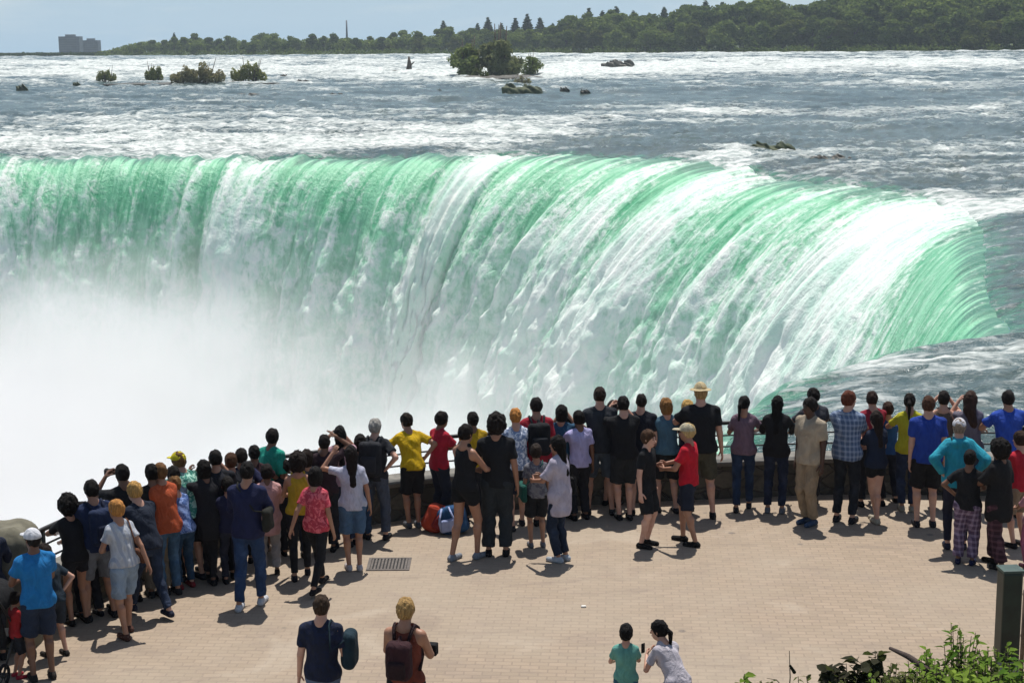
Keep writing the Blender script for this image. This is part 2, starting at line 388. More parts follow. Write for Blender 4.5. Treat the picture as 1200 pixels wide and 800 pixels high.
s1 = n.noise(n.vmul(fl, (1.1, 0.20, 0)), 1.0, 5, 0.62, 1.0)
s2 = n.noise(n.vmul(fl, (3.2, 0.9, 0)), 1.0, 4, 0.6, 0.8)
s3 = n.noise(n.vmul(fl, (0.62, 0.30, 0.2)), 1.0, 7, 0.68, 0.8)
s4 = n.noise(P, 1.1, 6, 0.66, 0.5)
s5 = n.noise(n.vmul(P, (1, 1, 0.6)), 2.8, 4, 0.65, 0.3)
f0 = n.math('SUBTRACT', n.math('ADD', n.math('MULTIPLY', s1, 0.70), n.math('ADD', n.math('MULTIPLY', s2, 0.30), n.math('ADD', n.math('MULTIPLY', s3, 1.2), n.math('ADD', n.math('MULTIPLY', s4, 1.3), n.math('MULTIPLY', s5, 1.0))))), 2.25)
f1 = n.math('ADD', f0, n.math('MULTIPLY', n.attr('foam'), 0.9))
ff = n.mapr(f1, -0.24, 0.46)
green = n.mix(n.mapr(s1, 0.3, 0.7), (0.10, 0.43, 0.22), (0.36, 0.75, 0.48))
pale = n.mix(n.mapr(s3, 0.3, 0.7), (0.60, 0.82, 0.69), (0.92, 0.93, 0.87))
sp = n.node('ShaderNodeSeparateXYZ'); nt.links.new(fl, sp.inputs[0])
lipf = n.math('MULTIPLY', n.mapr(n.math('ADD', sp.outputs[1], n.math('MULTIPLY', n.math('SUBTRACT', s1, 0.5), 2.2)), 0.0, 0.55, 1.0, 0.0), 0.75)
green = n.mix(lipf, green, (0.06, 0.15, 0.125))
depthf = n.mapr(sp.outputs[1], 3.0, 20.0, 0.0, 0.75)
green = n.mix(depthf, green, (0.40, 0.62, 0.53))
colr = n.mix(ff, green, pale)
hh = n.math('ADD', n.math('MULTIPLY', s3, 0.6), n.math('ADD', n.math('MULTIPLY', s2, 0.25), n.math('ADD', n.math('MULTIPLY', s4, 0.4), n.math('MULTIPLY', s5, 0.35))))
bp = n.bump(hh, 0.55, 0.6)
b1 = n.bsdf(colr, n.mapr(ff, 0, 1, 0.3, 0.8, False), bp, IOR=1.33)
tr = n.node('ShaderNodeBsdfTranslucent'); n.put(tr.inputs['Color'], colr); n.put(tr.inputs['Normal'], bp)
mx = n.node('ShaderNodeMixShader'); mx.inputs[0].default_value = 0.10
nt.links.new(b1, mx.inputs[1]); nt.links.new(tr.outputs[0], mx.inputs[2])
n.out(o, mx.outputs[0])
tag(link('waterfall', me, m), kind='structure')

# churning pool at the foot of the falls
gx, gy = np.meshgrid(np.linspace(-220, 60, 141), np.linspace(8, 190, 101), indexing='ij')
gz = -45+1.8*(fbm(gx*0.15, gy*0.15, 3, 4)-0.5)
tag(link('pool_water', mesh_np('pool_water', np.stack([gx, gy, gz], -1).reshape(-1, 3), grid_quads(141, 101, flip=True)), simple('pool_foam', (0.72, 0.78, 0.76), 0.8, 0.15, 0.4, 0.4, 0.4, coord='pos')), kind='structure')

# spray rising from the gorge: one closed box of uneven density
bm = bmesh.new()
bm_box(bm, (-45, 86, -24.3), (190, 142, 44.6))
m, nt, o = newmat('spray'); n = N(nt)
P = n.pos(); sep = n.node('ShaderNodeSeparateXYZ'); nt.links.new(P, sep.inputs[0])
X_, Y_, Z_ = sep.outputs
nz = n.noise(n.vmul(P, (1, 1, 1.4)), 0.045, 4, 0.6, 0.3)
nz2 = n.noise(P, 0.2, 3, 0.6, 0.3)
ztop = n.math('SUBTRACT', n.math('MULTIPLY', n.math('ADD', X_, 40.0), -0.10), n.math('ADD', n.math('MULTIPLY', n.math('MAXIMUM', n.math('SUBTRACT', X_, -4.0), 0.0), 1.2), 14.0))
hgt = n.math('ADD', n.math('SUBTRACT', ztop, Z_), n.math('ADD', n.math('MULTIPLY', n.math('SUBTRACT', nz, 0.5), 36.0), n.math('MULTIPLY', n.math('SUBTRACT', nz2, 0.5), 7.0)))
dn = n.mapr(hgt, -5.0, 12.0, 0.0, 1.0)
dn = n.math('ADD', n.math('MULTIPLY', n.math('POWER', dn, 1.5), 0.20), n.math('MULTIPLY', n.mapr(Z_, -3.5, -18.0, 0.0, 0.009), n.mapr(nz, 0.3, 0.6, 0.5, 1.3)))
pv = n.node('ShaderNodeVolumePrincipled'); pv.inputs['Color'].default_value = (1.0, 1.0, 1.0, 1); pv.inputs['Anisotropy'].default_value = 0.25
nt.links.new(dn, pv.inputs['Density']); nt.links.new(pv.outputs[0], o.inputs['Volume'])
tag(bm_obj('mist', bm, m), kind='stuff', label='white spray rising out of the gorge in front of the falls')
# ------------------------------------------------------------------ plaza and its edge
wall_px = [(-60, 805), (0, 768), (45, 742), (100, 712), (170, 680), (250, 650), (330, 632), (400, 620), (480, 608), (560, 600), (650, 594), (740, 589), (850, 584), (950, 580), (1060, 579), (1200, 581)]
WB = [tuple(at_z(x, y, 0)[:2]) for x, y in wall_px]
WB = [(-26, -14), (-17, 2), (-11, 10), (-8.2, 13.8)] + WB[1:] + [(12, 23.4), (20, 24.2), (40, 27), (70, 33)]
wc = catmull(np.array(WB, float), 16); wc, wS = resample(wc, 460)
wdx, wdy = np.gradient(wc[:, 0]), np.gradient(wc[:, 1]); wl = np.hypot(wdx, wdy)
wnx, wny = -wdy/wl, wdx/wl                 # outward, away from the plaza
def wall_at(px_col):
    """index on the wall curve under a photo column"""
    xs = np.array([proj((x, y, 0))[0] if y > 5 else (-9999 if x < 0 else 99999) for x, y in wc])
    return int(np.argmin(abs(xs-px_col)))
def sweep(prof, i0=0, i1=None, jit=0.0, zj=0.0, step=1, closed=True, caps=True):
    """sweep a closed (outward offset, z) profile along the wall curve"""
    idx = list(range(i0, i1 or len(wc), step)); m_ = len(prof)
    P_ = np.array(prof, float); v = []
    for i in idx:
        o_ = P_[:, 0]; z_ = P_[:, 1]
        x = wc[i, 0]+wnx[i]*o_; y = wc[i, 1]+wny[i]*o_
        if jit:
            nn = fbm(x*2.1, y*2.1, z_*2.6, 3)-0.5
            x = x+wnx[i]*nn*jit; y = y+wny[i]*nn*jit
        v.append(np.stack([x, y, z_+0*x], -1))
    v = np.array(v).reshape(-1, 3); n_ = len(idx)
    i = np.arange(n_-1)[:, None]*m_; j = np.arange(m_)[None]; j2 = (j+1) % m_
    q = np.stack([i+j, i+j2, i+m_+j2, i+m_+j], -1).reshape(-1, 4)
    t = []
    if caps:
        for a in range(1, m_-1):
            t.append((0, a+1, a)); L = (n_-1)*m_; t.append((L, L+a, L+a+1))
    return v, q, t

# plaza slab
bm = bmesh.new()
pts = [(x+nx*0.10, y+ny*0.10) for (x, y), nx, ny in zip(wc[::3], wnx[::3], wny[::3])]
vs_ = [bm.verts.new((x, y, 0)) for x, y in pts + [(70, -40), (-40, -40)]]
f = bm.faces.new(vs_)
if f.normal.z < 0 or True:
    f.normal_update()
    if f.normal.z < 0: f.normal_flip()
bmesh.ops.triangulate(bm, faces=[f])
m, nt, o = newmat('paving_brick'); n = N(nt)
P = n.pos()
mp = n.node('ShaderNodeMapping'); nt.links.new(P, mp.inputs[0]); mp.inputs['Rotation'].default_value = (0, 0, R(4))
br = n.node('ShaderNodeTexBrick'); nt.links.new(mp.outputs[0], br.inputs[0]); br.inputs['Scale'].default_value = 1.0
br.inputs['Brick Width'].default_value = 0.20; br.inputs['Row Height'].default_value = 0.10; br.inputs['Mortar Size'].default_value = 0.008
br.inputs['Mortar Smooth'].default_value = 0.3; br.inputs['Bias'].default_value = 0.0
br.inputs['Color1'].default_value = (0.305, 0.232, 0.165, 1); br.inputs['Color2'].default_value = (0.262, 0.202, 0.142, 1); br.inputs['Mortar'].default_value = (0.235, 0.180, 0.132, 1)
big = n.noise(P, 0.35, 5, 0.6); med = n.noise(P, 1.6, 5, 0.65, 0.5); fine = n.noise(P, 9, 4, 0.6)
c = n.mix(n.mapr(big, 0.35, 0.65, 0, 0.55), br.outputs['Color'], (0.305, 0.252, 0.19))
c = n.mix(n.mapr(med, 0.50, 0.74, 0, 0.42), c, (0.22, 0.17, 0.135))
c = n.mix(n.mapr(fine, 0.62, 0.75, 0, 0.35), c, (0.18, 0.14, 0.12))
st = n.noise(n.vmul(P, (0.5, 1.4, 1)), 0.9, 6, 0.7, 1.5); c = n.mix(n.mapr(st, 0.54, 0.68, 0, 0.5), c, (0.20, 0.155, 0.12))
c = n.mix(n.mapr(n.noise(P, 0.55, 4, 0.6, 1.0), 0.55, 0.7, 0, 0.5), c, (0.37, 0.31, 0.24))
vor = n.node('ShaderNodeTexVoronoi'); nt.links.new(P, vor.inputs['Vector']); vor.inputs['Scale'].default_value = 1.1
spots = n.mapr(vor.outputs['Distance'], 0.04, 0.07, 0.6, 0.0)
c = n.mix(spots, c, (0.10, 0.085, 0.075))
hgt = n.math('ADD', n.math('MULTIPLY', br.outputs['Fac'], -1.0), n.math('MULTIPLY', fine, 0.5))
n.out(o, n.bsdf(c, 0.85, n.bump(hgt, 0.6, 0.006)))
tag(bm_obj('plaza', bm, m), kind='structure')

# cliff that drops from the plaza edge
zz = np.array([-0.004, -0.5, -1.5, -3, -5, -8, -12, -17, -23, -30, -38, -47.0])
V_ = []
for i in range(len(wc)):
    off = 0.55 + 0.06*abs(zz) + (fbm(wc[i, 0]*0.5, wc[i, 1]*0.5, zz*0.35, 4)-0.5)*np.clip(-zz*0.6, 0.0, 2.6)
    V_.append(np.stack([wc[i, 0]+wnx[i]*off, wc[i, 1]+wny[i]*off, zz], -1))
rockm = simple('cliff_rock', (0.16, 0.145, 0.12), 0.9, 0.4, 0.8, 0.6, 0.15, coord='pos')
tag(link('cliff', mesh_np('cliff', np.array(V_).reshape(-1, 3), grid_quads(len(wc), len(zz))), rockm), kind='structure')

# low stone wall with a coping
m, nt, o = newmat('wall_stone'); n = N(nt)
P = n.pos(); vr = n.node('ShaderNodeTexVoronoi', feature='DISTANCE_TO_EDGE'); nt.links.new(n.vmul(P, (1, 1, 1.7)), vr.inputs['Vector']); vr.inputs['Scale'].default_value = 3.2
vc = n.node('ShaderNodeTexVoronoi'); nt.links.new(n.vmul(P, (1, 1, 1.7)), vc.inputs['Vector']); vc.inputs['Scale'].default_value = 3.2
sx = n.node('ShaderNodeSeparateColor'); nt.links.new(vc.outputs['Color'], sx.inputs[0])
c = n.mix(sx.outputs[0], (0.06, 0.057, 0.048), (0.13, 0.118, 0.095)); nf = n.noise(P, 14, 5, 0.65)
c = n.mix(n.mapr(nf, 0.4, 0.7, 0, 0.6), c, (0.06, 0.065, 0.05))
c = n.mix(n.mapr(vr.outputs['Distance'], 0.0, 0.05), (0.07, 0.065, 0.06), c)
hgt = n.math('ADD', n.mapr(vr.outputs['Distance'], 0, 0.08), n.math('MULTIPLY', nf, 0.4))
n.out(o, n.bsdf(c, 0.9, n.bump(hgt, 0.9, 0.03)))
wall_m = m
cop_m = simple('coping_stone', (0.17, 0.16, 0.14), 0.85, 0.25, 7, 0.4, 0.01, coord='pos')
HW = 0.50
ws = empty('stone_wall', (wc[200, 0], wc[200, 1], 0)); tag(ws, 'long low curved stone wall with pale coping under the iron railing at the plaza edge', 'wall')
def rel(v, o_): return np.asarray(v)-np.array(o_.location)
pi = wall_at(20)
v, q, t = sweep([(0, -0.02), (0, 0.17), (0, 0.34), (0, HW-0.003), (0.42, HW-0.003), (0.42, -0.3)], pi+2, jit=0.07)
link('masonry', mesh_np('masonry', rel(v, ws), q, t, False), wall_m, ws)
v, q, t = sweep([(-0.03, HW), (-0.035, HW+0.055), (0.0, HW+0.075), (0.42, HW+0.075), (0.455, HW+0.055), (0.45, HW)], pi+2, jit=0.03)
link('coping', mesh_np('coping', rel(v, ws), q, t, False), cop_m, ws)

# iron railing on the wall
iron = simple('black_iron', (0.022, 0.023, 0.024), 0.5, 0.3, 20, 0.1, 0.003, metallic=0.3)
rl = empty('railing', (wc[200, 0], wc[200, 1], 0)); tag(rl, 'black iron guard railing with horizontal bars standing on the low stone wall', 'railing')
def rail_along(z, rad, off=0.14, name='rail', i0=pi+3, i1=None):
    idx = np.arange(i0, i1 or len(wc))
    p = np.stack([wc[idx, 0]+wnx[idx]*off, wc[idx, 1]+wny[idx]*off, np.full(len(idx), z)], -1)
    return tube(p, rad, 8)
for z_, r_ in ((1.12, 0.030), (0.93, 0.013), (0.76, 0.013)):
    v, q, t = rail_along(z_, r_)
    link('top_rail' if z_ > 1 else 'rail', mesh_np('rail', rel(v, rl), q, t), iron, rl)
post_me = None
s_next = wS[pi+4]
npost = 0
for i in range(pi+3, len(wc)):
    if wS[i] < s_next: continue
    s_next = wS[i]+2.3
    if wc[i, 0] > 22: break
    if post_me is None:
        A = Acc(); A.tube([(0, 0, HW+0.06), (0, 0, 1.12)], 0.026, 10); A.tube([(0, 0, HW+0.073), (0, 0, HW+0.10)], 0.06, 12)
        po = A.obj('post', iron, rl); post_me = po.data
    else:
        po = bpy.data.objects.new('post', post_me); COL.objects.link(po); po.parent = rl
    po.location = Vector((wc[i, 0]+wnx[i]*0.14, wc[i, 1]+wny[i]*0.14, 0))-rl.location

# rounded stone pier that ends the wall on the left
class Vox:
    def __init__(s, lo, hi, h):
        s.h = h; s.lo = np.array(lo, float); s.n = np.maximum(4, np.ceil((np.array(hi)-s.lo)/h).astype(int)+1)
        s.ax = [s.lo[k]+h*np.arange(s.n[k]) for k in range(3)]
        s.d = np.full(s.n, 1.0, np.float32)
    def sl(s, blo, bhi):
        a = np.clip(np.floor((np.asarray(blo)-s.lo)/s.h).astype(int), 0, s.n); b = np.clip(np.ceil((np.asarray(bhi)-s.lo)/s.h).astype(int)+1, 0, s.n)
        return tuple(slice(a[k], b[k]) for k in range(3))
    def sub(s, blo, bhi):
        sl = s.sl(blo, bhi)
        X = s.ax[0][sl[0]][:, None, None].astype(np.float32); Y = s.ax[1][sl[1]][None, :, None].astype(np.float32); Z = s.ax[2][sl[2]][None, None, :].astype(np.float32)
        return sl, X, Y, Z
    def union(s, sl, f, k):
        cur = s.d[sl]
        if k <= 0: s.d[sl] = np.minimum(cur, f); return
        h = np.clip(0.5+0.5*(cur-f)/k, 0, 1); s.d[sl] = cur*(1-h)+f*h-k*h*(1-h)
    def cap(s, a, b, ra, rb, k=0.02, D=None, sq=1.0, cuts=()):
        """tapered capsule; D/sq: squash along D; cuts: (point, outward normal) flat ends"""
        a = np.asarray(a, float); b = np.asarray(b, float); r = max(ra, rb)+k+2*s.h
        sl, X, Y, Z = s.sub(np.minimum(a, b)-r, np.maximum(a, b)+r)
        if 0 in s.d[sl].shape: return
        px, py, pz = X-a[0], Y-a[1], Z-a[2]; ba = b-a
        if D is not None:
            D = np.asarray(D, float); dd = (px*D[0]+py*D[1]+pz*D[2])*(sq-1)
            px, py, pz = px+dd*D[0], py+dd*D[1], pz+dd*D[2]
            e = ba@D*(sq-1); ba = ba+D*e
        L2 = ba@ba+1e-9
        h = np.clip((px*ba[0]+py*ba[1]+pz*ba[2])/L2, 0, 1)
        f = np.sqrt((px-h*ba[0])**2+(py-h*ba[1])**2+(pz-h*ba[2])**2)-(ra+h*(rb-ra))
        for c_, n_ in cuts: f = np.maximum(f, (X-c_[0])*n_[0]+(Y-c_[1])*n_[1]+(Z-c_[2])*n_[2])
        s.union(sl, f, k)
    def ell(s, c, fr, rad, k=0.02, cuts=(), nz=0.0, nsc=20.0):
        """ellipsoid in frame fr (rows = axes)"""
        c = np.asarray(c, float); r = max(rad)+k+2*s.h+nz
        sl, X, Y, Z = s.sub(c-r, c+r)
        if 0 in s.d[sl].shape: return
        px, py, pz = X-c[0], Y-c[1], Z-c[2]; q = 0
        for ax_, ra_ in zip(fr, rad): q = q+((px*ax_[0]+py*ax_[1]+pz*ax_[2])/ra_)**2
        q = np.sqrt(q); f = (q-1)*min(rad)
        if nz: f = f+nz*(vnoise(X*nsc, Y*nsc, Z*nsc)-0.5)*2
        for c_, n_ in cuts: f = np.maximum(f, (X-c_[0])*n_[0]+(Y-c_[1])*n_[1]+(Z-c_[2])*n_[2])
        s.union(sl, f, k)
    def box(s, c, fr, half, rnd=0.02, k=0.0, nz=0.0, nsc=6.0):
        c = np.asarray(c, float); r = np.linalg.norm(half)+k+2*s.h
        sl, X, Y, Z = s.sub(c-r, c+r)
        if 0 in s.d[sl].shape: return
        px, py, pz = X-c[0], Y-c[1], Z-c[2]; qs = []
        for ax_, h_ in zip(fr, half): qs.append(np.abs(px*ax_[0]+py*ax_[1]+pz*ax_[2])-(h_-rnd))
        out_ = np.sqrt(sum(np.maximum(q, 0)**2 for q in qs)); inn = np.minimum(np.maximum(np.maximum(qs[0], qs[1]), qs[2]), 0)
        f = out_+inn-rnd
        if nz: f = f+nz*(fbm(X*nsc, Y*nsc, Z*nsc, 3)-0.5)*2
        s.union(sl, f, k)
    def wobble(s, amp, sc_):
        X, Y, Z = s.ax[0][:, None, None], s.ax[1][None, :, None], s.ax[2][None, None, :]
        s.d += (amp*(np.sin(X*sc_*1.1+Z*sc_*0.7+1)*np.sin(Y*sc_+Z*sc_*0.45)+0.6*np.sin(Z*sc_*1.9+X*sc_*1.3+Y*2)*np.sin(X*sc_*0.6+2)).astype(np.float32))
    def arrays(s):
        g = openvdb.FloatGrid(1.0); d = s.d.copy()
        d[0], d[-1], d[:, 0], d[:, -1], d[:, :, 0], d[:, :, -1] = [np.maximum(a, 0.001) for a in (d[0], d[-1], d[:, 0], d[:, -1], d[:, :, 0], d[:, :, -1])]
        g.copyFromArray(d)
        p, t, q = g.convertToPolygons(isovalue=0.0, adaptivity=0.0)
        p = s.lo+np.asarray(p, float)*s.h; q = np.asarray(q, int).reshape(-1, 4); t = np.asarray(t, int).reshape(-1, 3)
        if len(q):
            a, b, c_ = p[q[:, 0]], p[q[:, 1]], p[q[:, 2]]; d_ = p[q[:, 3]]
            vol = np.einsum('ij,ij->i', a, np.cross(b, c_)).sum()+np.einsum('ij,ij->i', a, np.cross(c_, d_)).sum()
            if vol < 0: q = q[:, ::-1]; t = t[:, ::-1]
        return p, q, t
    def obj(s, name, mat, parent=None, smooth=True):
        p, q, t = s.arrays()
        return link(name, mesh_np(name, p, q, t, smooth), mat, parent)
I3 = np.eye(3)
pc = at_z(6, 762, 0)
V = Vox((-0.95, -0.75, -0.1), (0.95, 0.75, 1.6), 0.035)
V.box((0, 0.0, 0.55), I3, (0.64, 0.40, 0.84), 0.24, nz=0.05, nsc=5)
pr = V.obj('stone_pier', simple('pier_stone', (0.13, 0.12, 0.085), 0.9, 0.35, 5, 0.6, 0.03)); pr.location = (pc.x-0.30, pc.y+0.30, 0)
tag(pr, 'rounded waist-high stone pier at the left end of the wall', 'pier')

# drain grate let into the paving
gc = at_z(456, 661, 0)
A = bmesh.new()
gw, gd = 0.56, 0.52
bm_box(A, (0, gd/2-0.02, 0.006), (gw, 0.04, 0.012)); bm_box(A, (0, -gd/2+0.02, 0.006), (gw, 0.04, 0.012))
bm_box(A, (gw/2-0.02, 0, 0.006), (0.04, gd-0.084, 0.012)); bm_box(A, (-gw/2+0.02, 0, 0.006), (0.04, gd-0.084, 0.012))
g = empty('drain_grate', (gc.x, gc.y, 0.0)); tag(g, 'dark rectangular metal drain grate set flush in the tan paving', 'drain grate')
gm = simple('grate_iron', (0.11, 0.095, 0.085), 0.7, 0.3, 15, 0.3, 0.004)
bm_obj('frame', A, gm, g)
A = bmesh.new()
for k in range(11): bm_box(A, (-gw/2+0.06+k*0.044, 0, 0.006), (0.024, gd-0.09, 0.010))
bm_obj('slats', A, gm, g)
A = bmesh.new(); bm_box(A, (0, 0, 0.002), (gw-0.07, gd-0.07, 0.003)); bm_obj('pit', A, simple('pit_shade', (0.02, 0.02, 0.02), 0.9), g)  # thin near-black plate under the slats, painted shade of the drain hollow

# bollard post on the right
bc_ = at_z(1179, 771, 0)
gp = empty('bollard', (bc_.x, bc_.y, 0), R(4)); tag(gp, 'thick dark green square post with a pale flat cap beside the shrubs', 'post')
A = bmesh.new(); bm_box(A, (0, 0, 0.50), (0.215, 0.215, 1.0), bev=0.02)
bm_obj('shaft', A, simple('green_paint', (0.011, 0.024, 0.017), 0.45, 0.35, 5, 0.1, 0.004), gp)
A = bmesh.new(); bm_box(A, (0, 0, 1.018), (0.235, 0.235, 0.03), bev=0.008)
bm_obj('cap', A, simple('cap_paint', (0.045, 0.075, 0.062), 0.5), gp)
# brown metal fence running out of frame
fp = at_z(1196, 800, 0)
fe = empty('metal_fence', (fp.x, fp.y, 0)); tag(fe, 'thin brown metal fence beside the dark green post at the right edge', 'fence')
brown = simple('brown_metal', (0.11, 0.07, 0.045), 0.55, 0.3, 10, 0.1, 0.003)
for dx_, dy_ in ((0.0, 0.0), (0.9, -0.5), (1.8, -1.0)):
    A = Acc(); A.tube([(dx_, dy_, 0), (dx_, dy_, 1.02)], 0.022, 10); A.obj('post', brown, fe)
for zz_ in (1.0, 0.55, 0.12):
    A = Acc(); A.tube([(-0.02, 0.01, zz_-0.03), (0.12, -0.06, zz_), (1.8, -1.0, zz_)], 0.018, 8); A.obj('rail', brown, fe)
A = Acc()
for k in range(1, 20):
    x_ = 0.09*k; A.tube([(x_, -x_*0.5/0.9, 0.12), (x_, -x_*0.5/0.9, 1.0)], 0.006, 6)
A.obj('bars', brown, fe)

# ------------------------------------------------------------------ land beyond the river
soil = simple('bank_soil', (0.10, 0.085, 0.055), 0.95, 0.3, 0.3, 0.3, 0.2, coord='pos')
gx, gy = np.meshgrid(np.linspace(-2600, 2600, 131), np.linspace(560, 5200, 90), indexing='ij')
shoreY = np.interp(gx, [-2600, -420, -260, 0, 160, 300, 2600], [1500, 1120, 960, 800, 690, 640, 600])
up = gy-shoreY
gz = 3.8 + np.where(up > 0, 1.4*sstep(0, 40, up)+np.interp(gx, [-500, 0, 300], [0, 1.5, 4.0])*sstep(20, 260, up), -6*sstep(0, -60, up)) + (fbm(gx*0.01, gy*0.01, 1, 3)-0.5)*1.2
tag(link('far_shore', mesh_np('far_shore', np.stack([gx, gy, gz], -1).reshape(-1, 3), grid_quads(131, 90, flip=True)), simple('shore_green', (0.05, 0.075, 0.032), 0.95, 0.4, 0.05, 0.4, 0.5, coord='pos')), kind='structure')
def shore_y(x): return float(np.interp(x, [-2600, -420, -260, 0, 160, 300, 2600], [1500, 1120, 960, 800, 690, 640, 600]))

def leafmat(name, ca, cb, sc_=0.6):
    m, nt, o = newmat(name); n = N(nt)
    oi = n.node('ShaderNodeObjectInfo')
    f = n.noise(n.obj(), sc_, 4, 0.6); at = n.attr('shade')
    mixf = n.math('ADD', n.math('MULTIPLY', f, 0.55), n.math('ADD', n.math('MULTIPLY', oi.outputs['Random'], 0.45), n.math('MULTIPLY', n.math('SUBTRACT', at, 0.5), 0.5)), clamp=True)
    c = n.mix(mixf, ca, cb)
    d_ = n.node('ShaderNodeBsdfDiffuse'); n.put(d_.inputs[0], c)
    t_ = n.node('ShaderNodeBsdfTranslucent'); n.put(t_.inputs[0], n.mix(0.35, c, (c_ if False else (0.16, 0.22, 0.03))))
    mx = n.node('ShaderNodeMixShader'); mx.inputs[0].default_value = 0.3
    nt.links.new(d_.outputs[0], mx.inputs[1]); nt.links.new(t_.outputs[0], mx.inputs[2]); n.out(o, mx.outputs[0])
    return m
bark = simple('bark', (0.09, 0.07, 0.05), 0.9, 0.3, 5, 0.4, 0.03)
leaf_g = leafmat('tree_leaf', (0.022, 0.055, 0.020), (0.24, 0.29, 0.07))  # tones vary per tree; wide range also paints in crown highlights and dark shadow
leaf_d = leafmat('conifer_leaf', (0.030, 0.058, 0.035), (0.055, 0.09, 0.045))
leaf_y = leafmat('willow_leaf', (0.075, 0.105, 0.025), (0.15, 0.155, 0.045))
def clump_mesh(name, lobes, nleaf, size, core=True, flat=0.6, sharp=None):
    """foliage: many small bent leaf clumps scattered through lobes = [(centre, radii)]"""
    r_ = np.random.default_rng(abs(hash(name)) % 9999 if False else len(name)*131+nleaf+int(size*100))
    tot = sum(l[1][0]*l[1][1]+l[1][2]*l[1][0] for l in lobes)
    vv, qq, sh = [], [], []; n0 = 0
    for c, rad in lobes:
        k = max(8, int(nleaf*(rad[0]*rad[1]+rad[2]*rad[0])/tot))
        d = r_.normal(size=(k, 3)); d /= np.linalg.norm(d, axis=1)[:, None]
        lump = 0.80+0.34*(vnoise(d[:, 0]*2.3+c[0], d[:, 1]*2.3+c[1], d[:, 2]*2.3+c[2])-0.3)
        rr = lump*(r_.random(k)**0.22)
        p = np.array(c)+d*rr[:, None]*np.array(rad)
        nrm = d+r_.normal(size=(k, 3))*0.55; nrm /= np.linalg.norm(nrm, axis=1)[:, None]
        a = np.cross(nrm, r_.normal(size=(k, 3))); a /= np.linalg.norm(a, axis=1)[:, None]+1e-6
        b = np.cross(nrm, a); s_ = size*(0.6+0.8*r_.random(k))[:, None]
        q4 = np.stack([p-a*s_, p-b*s_*flat, p+a*s_, p+b*s_*flat], 1)
        q4[:, 0] -= nrm*s_*0.25; q4[:, 2] -= nrm*s_*0.25
        vv.append(q4.reshape(-1, 3)); qq.append(n0+np.arange(k*4).reshape(-1, 4)); n0 += 4*k
        sh.append(np.repeat(r_.random(k), 4))
    return mesh_np(name, np.vstack(vv), np.vstack(qq), smooth=False, attrs={'shade': np.concatenate(sh)})
def crown_lobes(r_, W, H, n, z0):
    L = []
    for _ in range(n):
        t = r_.random(); wz = math.sin(math.pi*(0.18+0.75*t))
        a = r_.random()*6.28; rr = W*0.55*wz*r_.random()**0.5
        s_ = W*(0.26+0.2*r_.random())*(0.6+0.5*wz)
        L.append(((math.cos(a)*rr, math.sin(a)*rr, z0+H*t), (s_, s_, s_*0.8)))
    return L
tree_protos = []
for k in range(7):
    r_ = np.random.default_rng(100+k)
    Wd, Ht = [(6.5, 12), (8, 11), (5.5, 13), (7.5, 10), (9, 12), (6, 10), (7, 13)][k]
    cm = clump_mesh('crown', crown_lobes(r_, Wd, Ht*0.90, 17, 1.8), 3200, 0.58)
    A = Acc(); A.tube([(0, 0, -2), (0.1, 0, 3), (0.3, 0.1, Ht*0.7)], [0.42, 0.34, 0.12], 7)
    for _ in range(4):
        a = r_.random()*6.28; A.tube([(0.1, 0, 3+r_.random()*3), (math.cos(a)*Wd*0.3, math.sin(a)*Wd*0.3, 6+r_.random()*3)], [0.16, 0.06], 5)
    tm = mesh_np('trunk', np.vstack(A.v), np.vstack(A.q), np.vstack(A.t))
    tree_protos.append((cm, tm, max(v.co.z for v in cm.vertices)-0.4))
con_protos = []
for k in range(3):
    L = [((0, 0, 2+13*t), (3.1*(1-t)+0.35, 3.1*(1-t)+0.35, 0.9)) for t in np.linspace(0.02, 1, 13)]
    cm = clump_mesh('crown', L, 2200+k, 0.5)
    A = Acc(); A.tube([(0, 0, -2), (0, 0, 15.5)], [0.3, 0.06], 6); tm = mesh_np('trunk', np.vstack(A.v), np.vstack(A.q), np.vstack(A.t))
    con_protos.append((cm, tm, 15.8))
def put_tree(name, proto, x, y, z, h, label, mat, group, rz=None, wide=1.0):
    t = empty(name, (x, y, z), random.random()*6.28 if rz is None else rz)
    s_ = h/proto[2]; t.scale = (s_*wide, s_*wide, s_)
    tag(t, label, 'tree', group)
    c = link('crown', proto[0], None, t)
    if not proto[0].materials: proto[0].materials.append(mat)
    c.material_slots[0].link = 'OBJECT'; c.material_slots[0].material = mat
    k = link('trunk', proto[1], None, t)
    if not proto[1].materials: proto[1].materials.append(bark)
    return t
# skyline heights by photo column (top row) and shore trees: label says where the photo shows each kind
sky_px = [(128, 56), (150, 46), (170, 41), (190, 44), (205, 39), (232, 37), (255, 43), (275, 40), (296, 44), (316, 30), (340, 42), (362, 39), (385, 36), (405, 38), (430, 40), (455, 38), (483, 30), (500, 36), (523, 30), (545, 31), (575, 29), (605, 30), (635, 29), (655, 24), (690, 12), (700, 14), (722, 8), (745, 14), (765, 16), (790, 9), (810, 5), (840, 3), (870, -3), (905, -2), (930, 2), (960, -6), (1000, -12), (1050, -14), (1100, -10), (1150, -15), (1195, -12), (1240, -10)]
def ground_z(x, y):
    sy = shore_y(x); up_ = y-sy
    return 3.8+1.4*float(sstep(0, 40, up_))+float(np.interp(x, [-500, 0, 300], [0, 1.5, 4.0]))*float(sstep(20, 260, up_))
def shore_hit(px):
    Y = 800.0
    for _ in range(20):
        X = ray(px, 62).x/ray(px, 62).y*Y; Y = 0.5*Y+0.5*shore_y(X)
    return X, Y
ntree = 0
r_ = np.random.default_rng(21)
